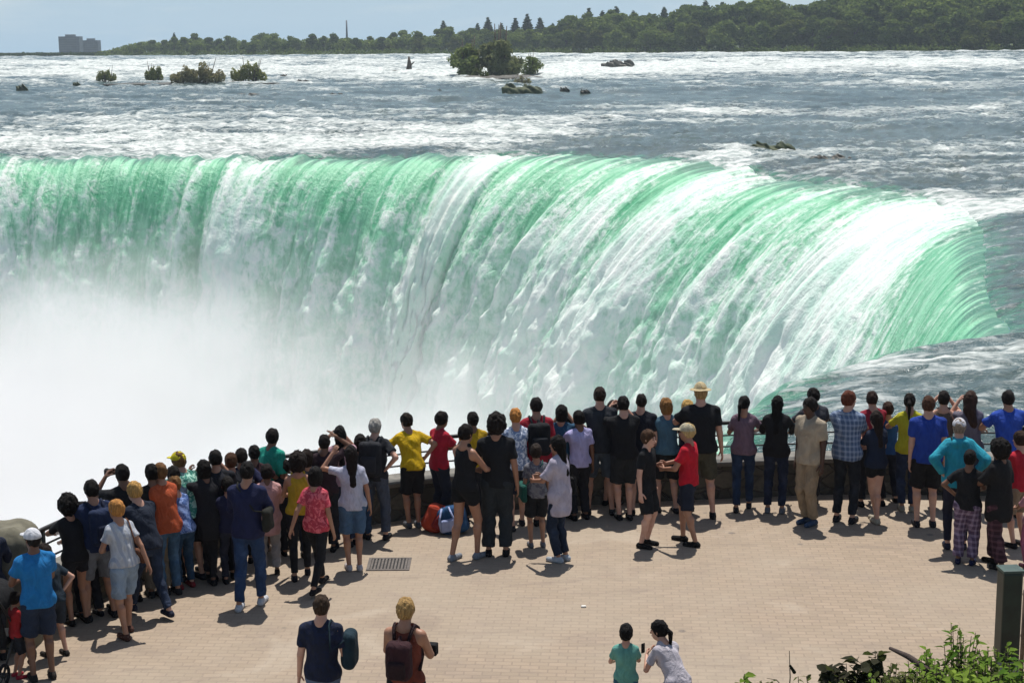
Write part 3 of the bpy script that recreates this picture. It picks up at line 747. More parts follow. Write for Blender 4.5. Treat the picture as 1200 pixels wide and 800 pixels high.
def tree_at_px(px, top, back, kind, label, group, wide=1.0):
    X, Y = shore_hit(px); Y2 = Y+back; X2 = X*Y2/Y
    z = ground_z(X2, Y2); zt = at_y(px, top, Y2).z
    if kind == 'c': put_tree('conifer_tree', con_protos[int(r_.integers(3))], X2, Y2, z, zt-z, label, leaf_d, group, wide=wide)
    else: put_tree('shore_tree', tree_protos[int(r_.integers(7))], X2, Y2, z, zt-z, label, leaf_y if kind == 'y' else leaf_g, group, wide=wide)
G1 = 'broadleaf trees along the far river bank'; G2 = 'dark conifers rising above the far tree line'
L1 = 'dark green leafy tree standing in the tree line on the far river bank'
L2 = 'tall dark pointed conifer rising above the leafy trees on the far bank'
L3 = 'pale yellow-green tree at the water edge of the far bank'
cols = np.arange(122, 1250, 13.5)
for px in cols:
    top = float(np.interp(px, [a for a, b in sky_px], [b for a, b in sky_px]))
    tree_at_px(px+r_.uniform(-4, 4), top+r_.uniform(1, 7), r_.uniform(45, 90), 'b', L1, G1, 1.15)
for px in np.arange(130, 1250, 19.0):                                   # lower trees in front
    top = float(np.interp(px, [a for a, b in sky_px], [b for a, b in sky_px]))
    base = float(np.interp(px, [0, 1200], [66, 58]))
    tree_at_px(px+r_.uniform(-6, 6), base-(base-top)*r_.uniform(0.45, 0.68), r_.uniform(8, 22), 'b' if r_.random() < 0.72 else 'y', None, G1, 1.3)
for px in np.arange(560, 1250, 15.0):                                  # a middle row where the wood is tall
    top = float(np.interp(px, [a for a, b in sky_px], [b for a, b in sky_px])); base = float(np.interp(px, [0, 1200], [66, 58]))
    tree_at_px(px+r_.uniform(-6, 6), base-(base-top)*r_.uniform(0.70, 0.90), r_.uniform(26, 40), 'b' if r_.random() < 0.85 else 'y', 'mid-height leafy green tree in the middle row of the far bank woods', 'middle row of trees on the far bank', 1.15)
for o_ in list(COL.objects):
    if o_.name.startswith('shore_tree') and not o_.get('label'):
        y_ = o_.children[0].material_slots[0].material == leaf_y
        o_['label'] = L3 if y_ else 'lower rounded green tree in the front row on the far bank'
        o_['group'] = 'pale trees at the far water edge' if y_ else 'low rounded trees in front of the far tree line'
for px, top in ((572, 20), (588, 27), (604, 21), (618, 16), (633, 20), (648, 27), (690, 9), (706, 12), (722, 7), (742, 12), (205, 38), (520, 24), (560, 27), (778, 8), (800, 6), (826, 0), (846, 2)):
    tree_at_px(px, top, 100, 'c', L2, G2, 1.9 if px > 500 else 1.5)
L = []
for px in np.arange(118, 1260, 2.4):
    X, Y = shore_hit(px); Y2 = Y+r_.uniform(2, 9); X2 = X*Y2/Y
    L.append(((X2, Y2, ground_z(X2, Y2)+0.6), (r_.uniform(2.2, 4.5), 3.0, r_.uniform(1.4, 3.8))))
tag(link('shore_scrub', clump_mesh('shore_scrub', L, 14000, 0.6), leaf_g), kind='stuff', label='low scrub filling the edge of the far bank under the trees')
# far-off mass of woods behind the front rows, as one sheet of foliage clumps
vv = []
for px in np.arange(120, 1260, 3.0):
    top = float(np.interp(px, [a for a, b in sky_px], [b for a, b in sky_px]))
    X, Y = shore_hit(px)
    for bk in (75, 130):
        Y2 = Y+bk; z = ground_z(X*Y2/Y, Y2); zt = at_y(px, top+4, Y2).z
        vv.append((X*Y2/Y, Y2, z, zt))
L = [((x, y, z+(zt-z)*0.42), (4.5, 6, (zt-z)*0.47)) for x, y, z, zt in vv]
wm = clump_mesh('woodland', L, 52000, 0.95)
tag(link('woodland', wm, leaf_g), kind='stuff', label='dense green woods filling the far bank behind the front trees')

# buildings far left
bld = simple('tower_glass', (0.045, 0.065, 0.10), 0.35, 0.3, 0.2, 0); bld2 = simple('tower_concrete', (0.10, 0.12, 0.15), 0.8, 0.2, 0.2, 0)
def building(px0, px1, top, Y, label, nf, nw):
    a, b = at_y(px0, 60, Y), at_y(px1, 60, Y); zt = at_y((px0+px1)/2, top, Y).z; z0 = 3.0; W_ = b.x-a.x; H_ = zt-z0
    e = empty('office_building', ((a.x+b.x)/2, Y, z0)); tag(e, label, 'building')
    A = bmesh.new(); bm_box(A, (0, 0, H_/2), (W_, W_*0.7, H_)); bm_obj('wall', A, bld2, e)
    A = bmesh.new(); bm_box(A, (0, 0, H_+1.0), (W_*0.45, W_*0.3, 2.0)); bm_obj('roof', A, bld2, e)
    for f_ in range(nf):
        A = bmesh.new(); zc = H_*(f_+0.6)/nf; wh = H_/nf*0.6
        for k in range(nw): bm_box(A, (-W_/2+W_*(k+0.5)/nw, -W_*0.35-0.05, zc), (W_/nw*0.85, 0.3, wh))
        bm_obj('window_band', A, bld, e)
building(71.5, 95.5, 43, 1700, 'dark blue-grey office block, the taller of the pair on the far left horizon', 8, 9)
building(97.5, 117, 47.5, 1760, 'dark office block, the lower one to the right of the pair on the horizon', 7, 8)
# low wooded strip at far left and a small radio mast
L = []
for px in np.arange(-25, 135, 2.2):
    X, Y = shore_hit(px); Y2 = Y+25; X2 = X*Y2/Y
    z = ground_z(X2, Y2); zt = at_y(px, 63.5-2.0*r_.random(), Y2).z
    L.append(((X2, Y2, z+(zt-z)*0.35), (5.5, 7, max(0.8, (zt-z)*0.55))))
tag(link('distant_treeline', clump_mesh('distant_treeline', L, 9000, 1.0), leaf_d), kind='stuff', label='low dark strip of trees along the horizon at far left')
X, Y = shore_hit(407); Y += 160; X = X*Y/(Y-160); z = ground_z(X, Y); zt = at_y(407, 24, Y).z
A = Acc(); A.tube([(0, 0, 0), (0, 0, zt-z)], [0.9, 0.45], 6); mo = A.obj('mast', simple('mast_metal', (0.15, 0.16, 0.18), 0.6)); mo.location = (X, Y, z); tag(mo, 'thin grey mast poking above the far trees left of centre', 'mast')

# ------------------------------------------------------------------ islets, bushes and rocks in the rapids
rock_m = simple('wet_rock', (0.075, 0.07, 0.055), 0.6, 0.45, 1.2, 0.6, 0.12, coord='pos')
rock_g = simple('mossy_rock', (0.07, 0.085, 0.04), 0.8, 0.45, 0.8, 0.6, 0.12, coord='pos')
def rock(px, py, wpx, hpx, label, mat=rock_m, group='rocks in the rapids', name='rock'):
    c = river_hit(px, py); W_ = wpx/FPX*c.y; H_ = hpx/FPX*c.y
    V = Vox((-W_*0.62, -W_*0.5, -H_*0.9), (W_*0.62, W_*0.5, H_*1.35), max(W_/46, 0.03))
    sd_ = (px*7+py) % 17
    for k in range(7):
        a = (k-3)/3.0; V.ell((a*W_*0.34, math.sin(k*2.1+sd_)*W_*0.12, -H_*0.15), I3, (W_*(0.12+0.07*((k*5+sd_) % 3)), W_*0.16, H_*(0.55+0.28*((k*3+sd_) % 4)/2)), k=H_*0.25)
    V.wobble(H_*0.10, 5.0/max(H_, .4)); 
    o = V.obj(name, mat, smooth=False); o.location = (c.x, c.y, c.z); tag(o, label, 'rock', group); return o
for (px, py, w_, h_, lb, mt) in [(296, 114, 38, 6, 'long low brown rock island right of the bushes, upper left', rock_m), (392, 113, 20, 4.5, 'small flat dark rock between the long rock and the centre islet', rock_m),
        (612, 109, 46, 12, 'lumpy brown rock just below the wooded islet', rock_g), (662, 107, 12, 5, 'small dark rock, left one of the two right of the lumpy rock', rock_m), (686, 109, 13, 4.5, 'small dark rock, right one of the two right of the lumpy rock', rock_m),
        (724, 79, 38, 10, 'flat-topped dark rock shelf in the white rapids right of the islet', rock_m), (901, 178, 56, 13, 'mossy green-brown rock near the brink of the falls', rock_g),
        (535, 94, 8, 3, 'tiny dark rock at the left foot of the wooded islet', rock_m), (515, 107, 7, 2.6, 'tiny dark rock below the left end of the wooded islet', rock_m), (354, 97, 14, 4, 'small brown rock right of the rightmost bush', rock_m), (332, 91, 9, 4, 'little rock close beside the rightmost bush', rock_m),
        (90, 101, 10, 5, 'small brown rock left of the round lone bush', rock_g), (26, 107, 14, 8, 'small green-brown rock near the left edge of the rapids', rock_g), (163, 98, 8, 3.5, 'tiny rock just left of the bushy islets', rock_m), (240, 99, 200, 3.4, 'very long low gravel bar under the three bushes', rock_m), (580, 92, 112, 4.5, 'low rocky base of the wooded islet', rock_m),
        (478, 84, 38, 3, 'thin low rock ledge with a broken stump', rock_m), (975, 190, 48, 10, 'dark wet rock hump near the brink, right of the mossy one', rock_m)]:
    rock(px, py, w_, h_, lb, mt)
c = river_hit(479, 83); A = Acc(); A.tube([(0, 0, -0.5), (0.2, 0, 1.6), (0.1, 0, 3.6)], [0.9, 0.6, 0.2], 7); A.tube([(0.2, 0, 1.2), (1.5, 0, 2.2)], [0.3, 0.1], 5)
so = A.obj('dead_stump', bark); so.location = c; tag(so, 'bare broken tree stump standing in the rapids left of the wooded islet', 'tree stump')
leaf_b = leafmat('bush_leaf', (0.16, 0.18, 0.06), (0.33, 0.33, 0.13))
leaf_br = leafmat('dry_bush_leaf', (0.20, 0.17, 0.09), (0.34, 0.30, 0.16))
def bush(px, py, wpx, hpx, label, mat, name='bush', nl=1600, cat='bush', group='bushes on the islets', size=None, nlobe=9, trunkname='stem'):
    c = river_hit(px, py); W_ = wpx/FPX*c.y; H_ = 1.3*hpx/FPX*c.y
    rr = np.random.default_rng(int(px*3+py)); L = []
    for k in range(nlobe):
        t = (k+0.5)/nlobe-0.5; hh_ = (0.55+0.45*rr.random())*math.sqrt(max(0.05, 1-(1.7*t)**2))
        L.append(((t*W_*0.85, rr.uniform(-.15, .15)*W_, H_*hh_*0.5), (W_*0.9/nlobe*1.2, W_*0.16, H_*hh_*0.5)))
    if cat == 'tree': L = [((x_*1.12, y_, z_*0.86), (a_*1.05, b_, c_*0.9)) for (x_, y_, z_), (a_, b_, c_) in crown_lobes(rr, W_*0.62, H_*0.80, 22, H_*0.02)]
    e = empty(name, c); tag(e, label, cat, group)
    link('crown', clump_mesh(name+str(int(px)), L, nl, size or max(0.16, H_*0.05)), mat, e)
    A = Acc()
    for k in range(7):
        x_ = rr.uniform(-.38, .38)*W_*(0.55 if cat == 'tree' else 1); A.tube([(x_*0.5, 0, -0.4), (x_, rr.uniform(-.1, .1)*W_, H_*rr.uniform(0.5, 1.08))], [H_*0.03, H_*0.008], 5)
    A.obj(trunkname, bark, e)
bush(125, 97, 25, 15, 'small round dark green bush standing alone left of the others', leaf_b)
bush(181, 96, 24, 18, 'upright yellow-green bush, leftmost of the three on the gravel bar', leaf_b)
bush(232, 100, 66, 24, 'wide brownish bush in the middle of the gravel bar', leaf_br, nl=2600)
bush(291, 97, 44, 22, 'rounded olive bush at the right end of the gravel bar', leaf_b, nl=2000)
leaf_i = leafmat('islet_leaf', (0.13, 0.17, 0.06), (0.27, 0.30, 0.11))
GI = 'trees on the wooded islet'
bush(548, 90, 44, 36, 'dark rounded tree at the left end of the wooded islet', leaf_i, 'islet_tree', 2600, 'tree', GI, trunkname='trunk')
bush(585, 90, 50, 45, 'tallest twiggy tree in the middle of the wooded islet', leafmat('twiggy_leaf', (0.13, 0.15, 0.07), (0.25, 0.25, 0.13)), 'islet_tree', 3000, 'tree', GI, trunkname='trunk')
bush(623, 88, 26, 22, 'small dark tree at the right end of the wooded islet', leaf_i, 'islet_tree', 1300, 'tree', GI, trunkname='trunk')
bush(562, 92, 22, 12, 'low bright green shrub at the front foot of the wooded islet', leaf_y, 'bush', 700, 'bush', 'bushes on the islets')
bush(612, 100, 22, 11, 'low brown scrub growing on the lumpy rock below the islet', leaf_br, 'bush', 500, 'bush', 'bushes on the islets')

# air: the far bank fades a little
bm = bmesh.new(); bm_box(bm, (0, 1300, -2), (5600, 2700+80, 98+20))
m, nt, o = newmat('air'); pv = nt.nodes.new('ShaderNodeVolumePrincipled'); pv.inputs['Color'].default_value = (0.80, 0.90, 1.0, 1); pv.inputs['Density'].default_value = 0.00013; pv.inputs['Anisotropy'].default_value = 0.2
nt.links.new(pv.outputs[0], o.inputs['Volume'])
tag(bm_obj('haze', bm, m), kind='stuff')
# ------------------------------------------------------------------ people
def lin(h):
    """'#rrggbb' -> linear rgb"""
    v = [int(h[i:i+2], 16)/255 for i in (1, 3, 5)]
    return tuple(x/12.92 if x < 0.04045 else ((x+0.055)/1.055)**2.4 for x in v)
_mc = {}
def cloth(hexc, pat=None, hex2=None):
    key = (hexc, pat, hex2)
    if key in _mc: return _mc[key]
    c = tuple(0.85*x+0.006 for x in lin(hexc)); m, nt, o = newmat('fabric'); n = N(nt); v = n.obj()
    f = n.noise(n.vmul(v, (1, 1, 0.6)), 8, 4, 0.55, 1.6); wv_ = n.noise(v, 160, 2, 0.5)
    dk = tuple(x*0.72 for x in c)
    col = n.mix(n.mapr(f, 0.3, 0.7), dk, c)
    if pat in ('plaid', 'stripe', 'vstripe'):
        c2 = lin(hex2); sp = n.node('ShaderNodeSeparateXYZ'); nt.links.new(v, sp.inputs[0])
        def bar(s_, fr): return n.mapr(n.math('SINE', n.math('MULTIPLY', s_, fr)), 0.1, 0.5)
        if pat == 'plaid': fac = n.math('ADD', n.math('MULTIPLY', bar(sp.outputs[2], 85), 0.5), n.math('MULTIPLY', bar(n.math('ADD', sp.outputs[0], sp.outputs[1]), 85), 0.5))
        elif pat == 'stripe': fac = bar(sp.outputs[2], 110)
        else: fac = bar(n.math('ADD', sp.outputs[0], n.math('MULTIPLY', sp.outputs[1], 0.6)), 95)
        col = n.mix(fac, col, c2)
    elif pat == 'print':
        c2 = lin(hex2); vo = n.noise(v, 15, 3, 0.7, 1.0); col = n.mix(n.mapr(vo, 0.48, 0.54), col, c2)
    elif pat == 'denim':
        col = n.mix(n.mapr(n.noise(v, 5, 3), 0.45, 0.75, 0, 0.6), col, tuple(min(1, x*1.9+0.02) for x in c))
    hh = n.math('ADD', n.math('MULTIPLY', f, 0.8), n.math('MULTIPLY', wv_, 0.1))
    n.out(o, n.bsdf(col, 0.88, n.bump(hh, 0.9, 0.045), **{'Specular IOR Level': 0.2})); _mc[key] = m; return m
SK = {'light': (0.52, 0.30, 0.215), 'fair': (0.60, 0.36, 0.27), 'tan': (0.36, 0.19, 0.12), 'brown': (0.17, 0.085, 0.05), 'dark': (0.07, 0.036, 0.024)}
def skin(k):
    if k in _mc: return _mc[k]
    c = SK[k]; m, nt, o = newmat('skin'); n = N(nt); f = n.noise(n.obj(), 7, 4)
    col = n.mix(n.mapr(f, 0.3, 0.7), tuple(x*y for x, y in zip(c, (0.86, 0.78, 0.76))), c)
    n.out(o, n.bsdf(col, 0.5, None, **{'Subsurface Weight': 0.0, 'Specular IOR Level': 0.35})); _mc[k] = m; return m
def hairm(hexc):
    if ('h', hexc) in _mc: return _mc[('h', hexc)]
    c = lin(hexc); m, nt, o = newmat('hair'); n = N(nt)
    f = n.noise(n.vmul(n.obj(), (60, 60, 6)), 1.0, 4, 0.6, 0.4)
    n.out(o, n.bsdf(n.mix(n.mapr(f, 0.3, 0.7), tuple(x*0.55 for x in c), tuple(x*1.25 for x in c)), 0.7, n.bump(f, 1.0, 0.02), **{'Specular IOR Level': 0.15})); _mc[('h', hexc)] = m; return m
eye_m = simple('eye_dark', (0.02, 0.014, 0.01), 0.2, 0, 5, 0); lip_m = simple('lip', (0.25, 0.09, 0.075), 0.5, 0.1, 5, 0)

def A3(*a): return np.array(a, float)
def unit(v): v = np.asarray(v, float); return v/(np.linalg.norm(v)+1e-9)
# --- hands, built once per grip at 4 mm
def make_hand(curl, spread=0.0):
    V = Vox((-0.03, -0.075, -0.11), (0.22, 0.085, 0.05), 0.0042)
    V.cap(A3(0, 0, 0), A3(0.03, 0, 0), 0.024, 0.026, 0.01, D=A3(0, 0, 1), sq=1.3)
    for y in (-0.026, -0.009, 0.009, 0.026): V.cap(A3(0.02, y*0.6, 0), A3(0.086, y, 0), 0.014, 0.0125, 0.012)
    for y, ln_, c0 in ((0.029, 0.068, 0.9), (0.010, 0.078, 1.0), (-0.009, 0.073, 1.05), (-0.028, 0.058, 1.15)):
        p = A3(0.088, y*1.04, 0.002); a = curl*0.35*c0; yy = y*spread*3
        for k, fr in enumerate((0.45, 0.31, 0.24)):
            q = p+ln_*fr*A3(math.cos(a), yy, -math.sin(a)); V.cap(p, q, 0.0092-0.0009*k, 0.0086-0.0009*k, 0.003); p = q; a += curl*(0.85 if k == 0 else 0.6)*c0
    p = A3(0.018, 0.020, -0.004); q = p+0.042*unit(A3(0.62, 0.72, -0.30)); V.cap(p, q, 0.015, 0.0125, 0.008)
    r2 = q+0.032*unit(A3(0.88, 0.38, -0.25-0.3*curl)); V.cap(q, r2, 0.0115, 0.0105, 0.003); r3 = r2+0.024*unit(A3(0.92, 0.10, -0.35-0.4*curl)); V.cap(r2, r3, 0.0102, 0.0085, 0.003)
    return V.arrays()
HANDS = {'relax': make_hand(0.45), 'grip': make_hand(1.15), 'flat': make_hand(0.12, 0.12)}
def place_hand(kind, wrist, xdir, thumb, palm, sc_):
    p, q, t = HANDS[kind]; x = unit(xdir); th = unit(np.asarray(thumb)-x*np.dot(thumb, x)); z = np.cross(x, th)
    flip = False
    if np.dot(z, palm) > 0: z = -z; flip = True
    v = wrist+sc_*(p[:, :1]*x+p[:, 1:2]*th+p[:, 2:]*z)
    return (v, q[:, ::-1], t[:, ::-1]) if flip else (v, q, t)
def ik(a, c, l1, l2, hint):
    d = c-a; L = np.linalg.norm(d); L = min(L, (l1+l2)*0.995); u_ = unit(d); c = a+u_*L
    x = (l1*l1-l2*l2+L*L)/(2*L); h = math.sqrt(max(l1*l1-x*x, 0)); hn = unit(np.asarray(hint, float)-u_*np.dot(hint, u_))
    return a+u_*x+hn*h, c
def rotm(yaw, pit):
    """rows: right, forward, up of a frame turned by yaw (left +) and tipped forward by pit"""
    cy_, sy_ = math.cos(yaw), math.sin(yaw); r_ = A3(cy_, sy_, 0); f0 = A3(-sy_, cy_, 0); u0 = A3(0, 0, 1)
    return r_, f0*math.cos(pit)-u0*math.sin(pit), u0*math.cos(pit)+f0*math.sin(pit)
ARMS = {  # wrist targets for left / right (x mirrored), elbow hint, hand kind, thumb dir, palm dir
    'down': ((0.245, 0.02, 0.83), (0.3, -1, 0), 'relax', (0, 1, 0), (-1, 0, 0)),
    'back': ((0.10, -0.20, 0.93), (1, -1, 0), 'relax', (0, 0, 1), (0, -1, 0)),
    'rail': ((0.20, 0.43, 1.14), (1, -0.3, -0.4), 'grip', (-1, 0, 0), (0, 0, -1)),
    'lean': ((0.10, 0.50, 1.17), (1, -0.1, -0.2), 'relax', (-0.2, 0, 1), (-1, 0, 0)),
    'photo': ((0.085, 0.33, 1.56), (0.8, -0.2, -1), 'grip', (0, -1, 0.3), (-1, 0, 0)),
    'phone': ((0.08, 0.36, 1.30), (0.8, -0.3, -1), 'grip', (0, -0.3, 1), (-1, 0, 0)),
    'hip': ((0.19, -0.02, 1.04), (1, -0.5, 0.1), 'relax', (0, 1, 0.2), (-1, 0, 0)),
    'cross': ((-0.10, 0.19, 1.20), (1, 0.3, -0.8), 'relax', (0, 0.2, 1), (0, -1, 0)),
    'front': ((0.11, 0.36, 1.10), (1, -0.8, -0.6), 'relax', (0, 0, 1), (-1, 0, 0)),
    'head': ((0.14, 0.10, 1.73), (1, 0.3, -0.1), 'flat', (0, -1, 0), (0, 0, -1)),
    'carry': ((0.20, 0.25, 1.12), (0.5, -1, -0.5), 'grip', (0, 0, 1), (-1, 0, 0)),
    'swing_f': ((0.22, 0.25, 0.93), (0.3, -1, 0), 'relax', (0, 0.3, 1), (-1, 0, 0)),
    'swing_b': ((0.27, -0.22, 0.88), (0.3, -1, 0.2), 'relax', (0, 1, 0), (-1, 0, 0)),
    'up': ((0.26, 0.22, 1.62), (1, -0.2, -1), 'relax', (-1, 0, 0), (0, 1, 0)),
}
LEGS = {'stand': ((-.11, 0), (.11, 0)), 'wide': ((-.17, .02), (.17, -.02)), 'close': ((-.075, .01), (.075, -.02)), 'stride': ((-.08, .30), (.09, -.26)), 'step': ((-.10, -.12), (.10, .14)), 'crossed': ((.07, .06), (-.04, -.10)), 'bent': ((-.12, .08), (.13, -.05))}
PEOPLE = []
def person(label, fx, fy, hy, yaw=0, lean=0, arms='down', legs='stand', top=('tee', '#202226'), bottom=('jeans', '#1c2738'), shoes='#15151a', sk='light', hair=('short', '#1b130e'),
           hat=None, build=1.0, fem=False, look=0, nod=0, Y=None, group=None, twist=0, crouch=0.0, sock=None):
    jr = random.Random(int(fx*13+fy*7+hy))
    at_rail = arms == 'rail'
    if at_rail:
        yaw += jr.uniform(-13, 13); look += jr.choice([-28, -12, 0, 0, 10, 24]); nod += jr.uniform(-2, 12); lean += jr.uniform(0, 7)
        if legs == 'stand': legs = jr.choice(['stand', 'wide', 'close', 'bent', 'step', 'crossed'])
        arms = jr.choice([('rail', 'rail'), ('rail', 'rail'), ('lean', 'lean'), ('rail', 'down'), ('phone', 'rail'), ('rail', 'hip'), ('photo', 'photo')])
    foot = at_z(fx, fy, 0); yaw = R(yaw); lean = R(lean)
    ztop = at_y(fx, hy, foot.y).z
    if isinstance(arms, str): arms = (arms, arms)
    H0 = 1.77
    Hest = ztop/max(0.6, (math.cos(lean)*0.45+0.55)-crouch*0.45)
    kid = Hest < 1.5
    hs = (0.80+0.2*Hest/1.75)/(Hest/1.75); hs = min(max(hs, 1.0), 1.28)
    b = build; sw = (0.152 if fem else 0.176)*b**0.6*(0.95 if kid else 1); hw = 0.092 if fem else 0.088
    PEL = A3(0, -0.10*math.sin(lean)*1.3-crouch*0.12, 0.95-0.42*crouch)
    cl, sl_ = math.cos(lean), math.sin(lean)
    def up(x, y, z):          # torso coordinates (relative to upright pelvis at .95) -> leaned
        zz, yy = z-0.95, y
        return PEL+A3(x, yy*cl+zz*sl_, zz*cl-yy*sl_)
    TU, TF, TR = A3(0, sl_, cl), A3(0, cl, -sl_), A3(1, 0, 0)
    if twist:
        tw = R(twist)
    hp = [PEL+A3(-hw, 0, -0.03), PEL+A3(hw, 0, -0.03)]
    fp_ = LEGS[legs]; ank = [A3(fp_[0][0], fp_[0][1]-0.03, 0.085), A3(fp_[1][0], fp_[1][1]-0.03, 0.085)]
    if legs == 'stride': ank[1][2] = 0.13
    if crouch > 0.3: ank[1][1] -= 0.15
    kn = []
    for k in (0, 1):
        kk, ak = ik(hp[k], ank[k], 0.43, 0.425, (0.12*(-1 if k == 0 else 1), 1, 0)); kn.append(kk); ank[k] = ak
    sh = [up(-sw, 0, 1.395), up(sw, 0, 1.395)]; NB = up(0, -0.01, 1.45); CH = up(0, 0, 1.28)
    HC = up(0, 0.015, 1.50)+A3(0, 0.02+0.04*math.sin(lean), 0.115+0.07*(hs-1))*1.0
    HC = NB+unit(HC-NB)*np.linalg.norm(HC-NB)*1.0
    hl, wr, elb = [], [], []
    for k in (0, 1):
        s_ = -1 if k == 0 else 1; tg_, hint, hk, th, pm = ARMS[arms[k]]
        tgt = A3(tg_[0]*s_+jr.uniform(-.03, .03), tg_[1]+jr.uniform(-.04, .03), tg_[2]+jr.uniform(-.03, .03))
        if arms[k] in ('down', 'back', 'hip', 'photo', 'phone', 'cross', 'head', 'up', 'front'): tgt = up(*tgt)*0.7+0.3*tgt if arms[k] != 'down' else A3(tgt[0]*b**0.4, sh[k][1]+0.02, sh[k][2]-0.56)
        if arms[k] == 'cross' : tgt = up(tg_[0]*s_, tg_[1]+0.03*(k), tg_[2]+0.05*k)
        e_, w_ = ik(sh[k], tgt, 0.285, 0.255, (hint[0]*s_, hint[1], hint[2])); elb.append(e_); wr.append(w_)
        hl.append((hk, (th[0]*s_, th[1], th[2]), (pm[0]*s_, pm[1], pm[2])))
    hyaw = R(look); HR, HF, HU = rotm(hyaw, R(nod)+lean*0.15)
    HT = HC[2]+0.118*hs+(0.0 if not hat else 0.0)
    S = ztop/HT
    def L(v): return np.asarray(v)*A3(S*0.94, S, S)
    vox = 0.0125/ (S**0.3)
    # ---------------- body
    allp = np.array(hp+ank+kn+sh+elb+wr+[HC, PEL]); lo = allp.min(0)-0.20; hi = allp.max(0)+0.20; lo[2] = -0.02; hi[2] = max(hi[2], HC[2]+0.2)
    V = Vox(lo, hi, vox)
    Dn = TF
    V.cap(hp[0]*0.9+PEL*0.1, hp[1]*0.9+PEL*0.1, 0.095*b**.5, 0.095*b**.5, 0.03, D=A3(0, 1, 0), sq=1.15)
    V.cap(up(0, 0, 0.98), CH, 0.128*b, (0.140 if fem else 0.158)*b**.8, 0.04, D=Dn, sq=1.38)
    V.cap(up(-sw*0.70, 0, 1.355), up(sw*0.70, 0, 1.355), 0.068, 0.068, 0.04, D=Dn, sq=1.1)
    for s_ in (-1, 1): V.cap(up(0.03*s_, -0.01, 1.47), up(sw*0.85*s_, 0, 1.405), 0.042, 0.040, 0.03)
    V.cap(NB, HC-HU*0.03, 0.062*b**.3, 0.056*b**.3, 0.03)
    if fem and not kid:
        for s_ in (-1, 1): V.cap(up(0.075*s_, 0.085, 1.26), up(0.075*s_, 0.09, 1.27), 0.058, 0.058, 0.04)
    for k in (0, 1):
        V.cap(sh[k], elb[k], 0.052*b**.5*(0.85 if fem or kid else 1), 0.040*b**.4*(0.88 if fem or kid else 1), 0.03)
        V.cap(elb[k], wr[k], 0.040*b**.4*(0.88 if fem or kid else 1), 0.026, 0.012)
        V.cap(hp[k], kn[k], 0.088*b**.6, 0.056*b**.4, 0.035)
        V.cap(kn[k], ank[k], 0.052*b**.4, 0.034, 0.02)
        cm_ = kn[k]*0.68+ank[k]*0.32; V.cap(cm_+A3(0, -0.018, 0.03), cm_+A3(0, -0.012, -0.05), 0.050*b**.4, 0.042, 0.03)
        V.cap(ank[k]+A3(0, -0.02, -0.045), ank[k]+A3(0.01*(-1 if k == 0 else 1), 0.13, -0.055), 0.034, 0.028, 0.02)
    h = hs
    V.ell(HC+HU*0.018*h-HF*0.008, (HR, HF, HU), (0.076*h, 0.097*h, 0.098*h), 0.015)
    V.ell(HC-HU*0.050*h+HF*0.022*h, (HR, HF, HU), (0.056*h, 0.066*h, 0.068*h), 0.02)
    V.cap(HC+HF*0.088*h+HU*0.0, HC+HF*0.108*h-HU*0.032*h, 0.008*h, 0.014*h, 0.012)
    for s_ in (-1, 1): V.cap(HC+HR*0.077*h*s_-HF*0.005+HU*0.012, HC+HR*0.078*h*s_-HF*0.005-HU*0.02, 0.012*h, 0.009*h, 0.005)
    p, q, t = V.arrays(); A = Acc(); A.add(p, q, t); nb = (len(q), len(t))
    for k in (0, 1):
        hk, th, pm = hl[k]; d_ = unit(wr[k]-elb[k])
        if arms[k] in ('rail',): d_ = unit(d_*0.5+A3(0, 0.8, -0.2))
        A.add(*place_hand(hk, wr[k]-d_*0.008, d_, th, pm, (0.96 if not (fem or kid) else 0.88)*(1.06 if kid else 1)))
    # eyes, brows, mouth as small closed shapes of the same mesh
    fe_parts = []
    def blob(c, r3, nseg=8):
        u_, v_ = np.meshgrid(np.linspace(0, np.pi, 6), np.linspace(0, 2*np.pi, nseg, endpoint=False), indexing='ij')
        pp = c+(np.sin(u_)*np.cos(v_))[..., None]*HR*r3[0]+(np.sin(u_)*np.sin(v_))[..., None]*HU*r3[2]+np.cos(u_)[..., None]*HF*r3[1]
        i = np.arange(5)[:, None]*nseg; j = np.arange(nseg)[None]; j2 = (j+1) % nseg
        return pp.reshape(-1, 3), np.stack([i+j, i+nseg+j, i+nseg+j2, i+j2], -1).reshape(-1, 4)
    mats = [skin(sk)]; extra = []
    facey = HC+HF*0.083*h
    for s_ in (-1, 1):
        extra.append((blob(facey+HR*0.030*h*s_+HU*0.008*h, (0.014*h, 0.009, 0.007*h)), 1))
        extra.append((blob(facey+HR*0.031*h*s_+HU*0.030*h, (0.019*h, 0.010, 0.004*h)), 1))
    extra.append((blob(HC+HF*0.088*h-HU*0.062*h, (0.023*h, 0.009, 0.006*h)), 2))
    mi = [np.zeros(sum(len(x) for x in A.q), int)]
    for (pv_, qv_), m_ in extra: A.add(pv_, qv_); mi.append(np.full(len(qv_), m_))
    me = mesh_np('person', L(np.vstack(A.v)), np.vstack(A.q), np.vstack(A.t) if A.t and sum(map(len, A.t)) else None)
    mi = np.concatenate(mi); tot = len(me.polygons); mi = np.concatenate([mi, np.zeros(tot-len(mi), int)])
    body = link('person', me, [skin(sk), eye_m, lip_m]); me.polygons.foreach_set('material_index', mi.astype(np.int32))
    body.location = (foot.x, foot.y, 0); body.rotation_euler = (0, 0, yaw)
    tag(body, label, 'person', group)
    def fin(V, name, mat, wob=0.0, wsc=22.0):
        if wob: V.wobble(wob, wsc)
        p, q, t = V.arrays(); o = link(name, mesh_np(name, L(p), q, t), mat, body); return o
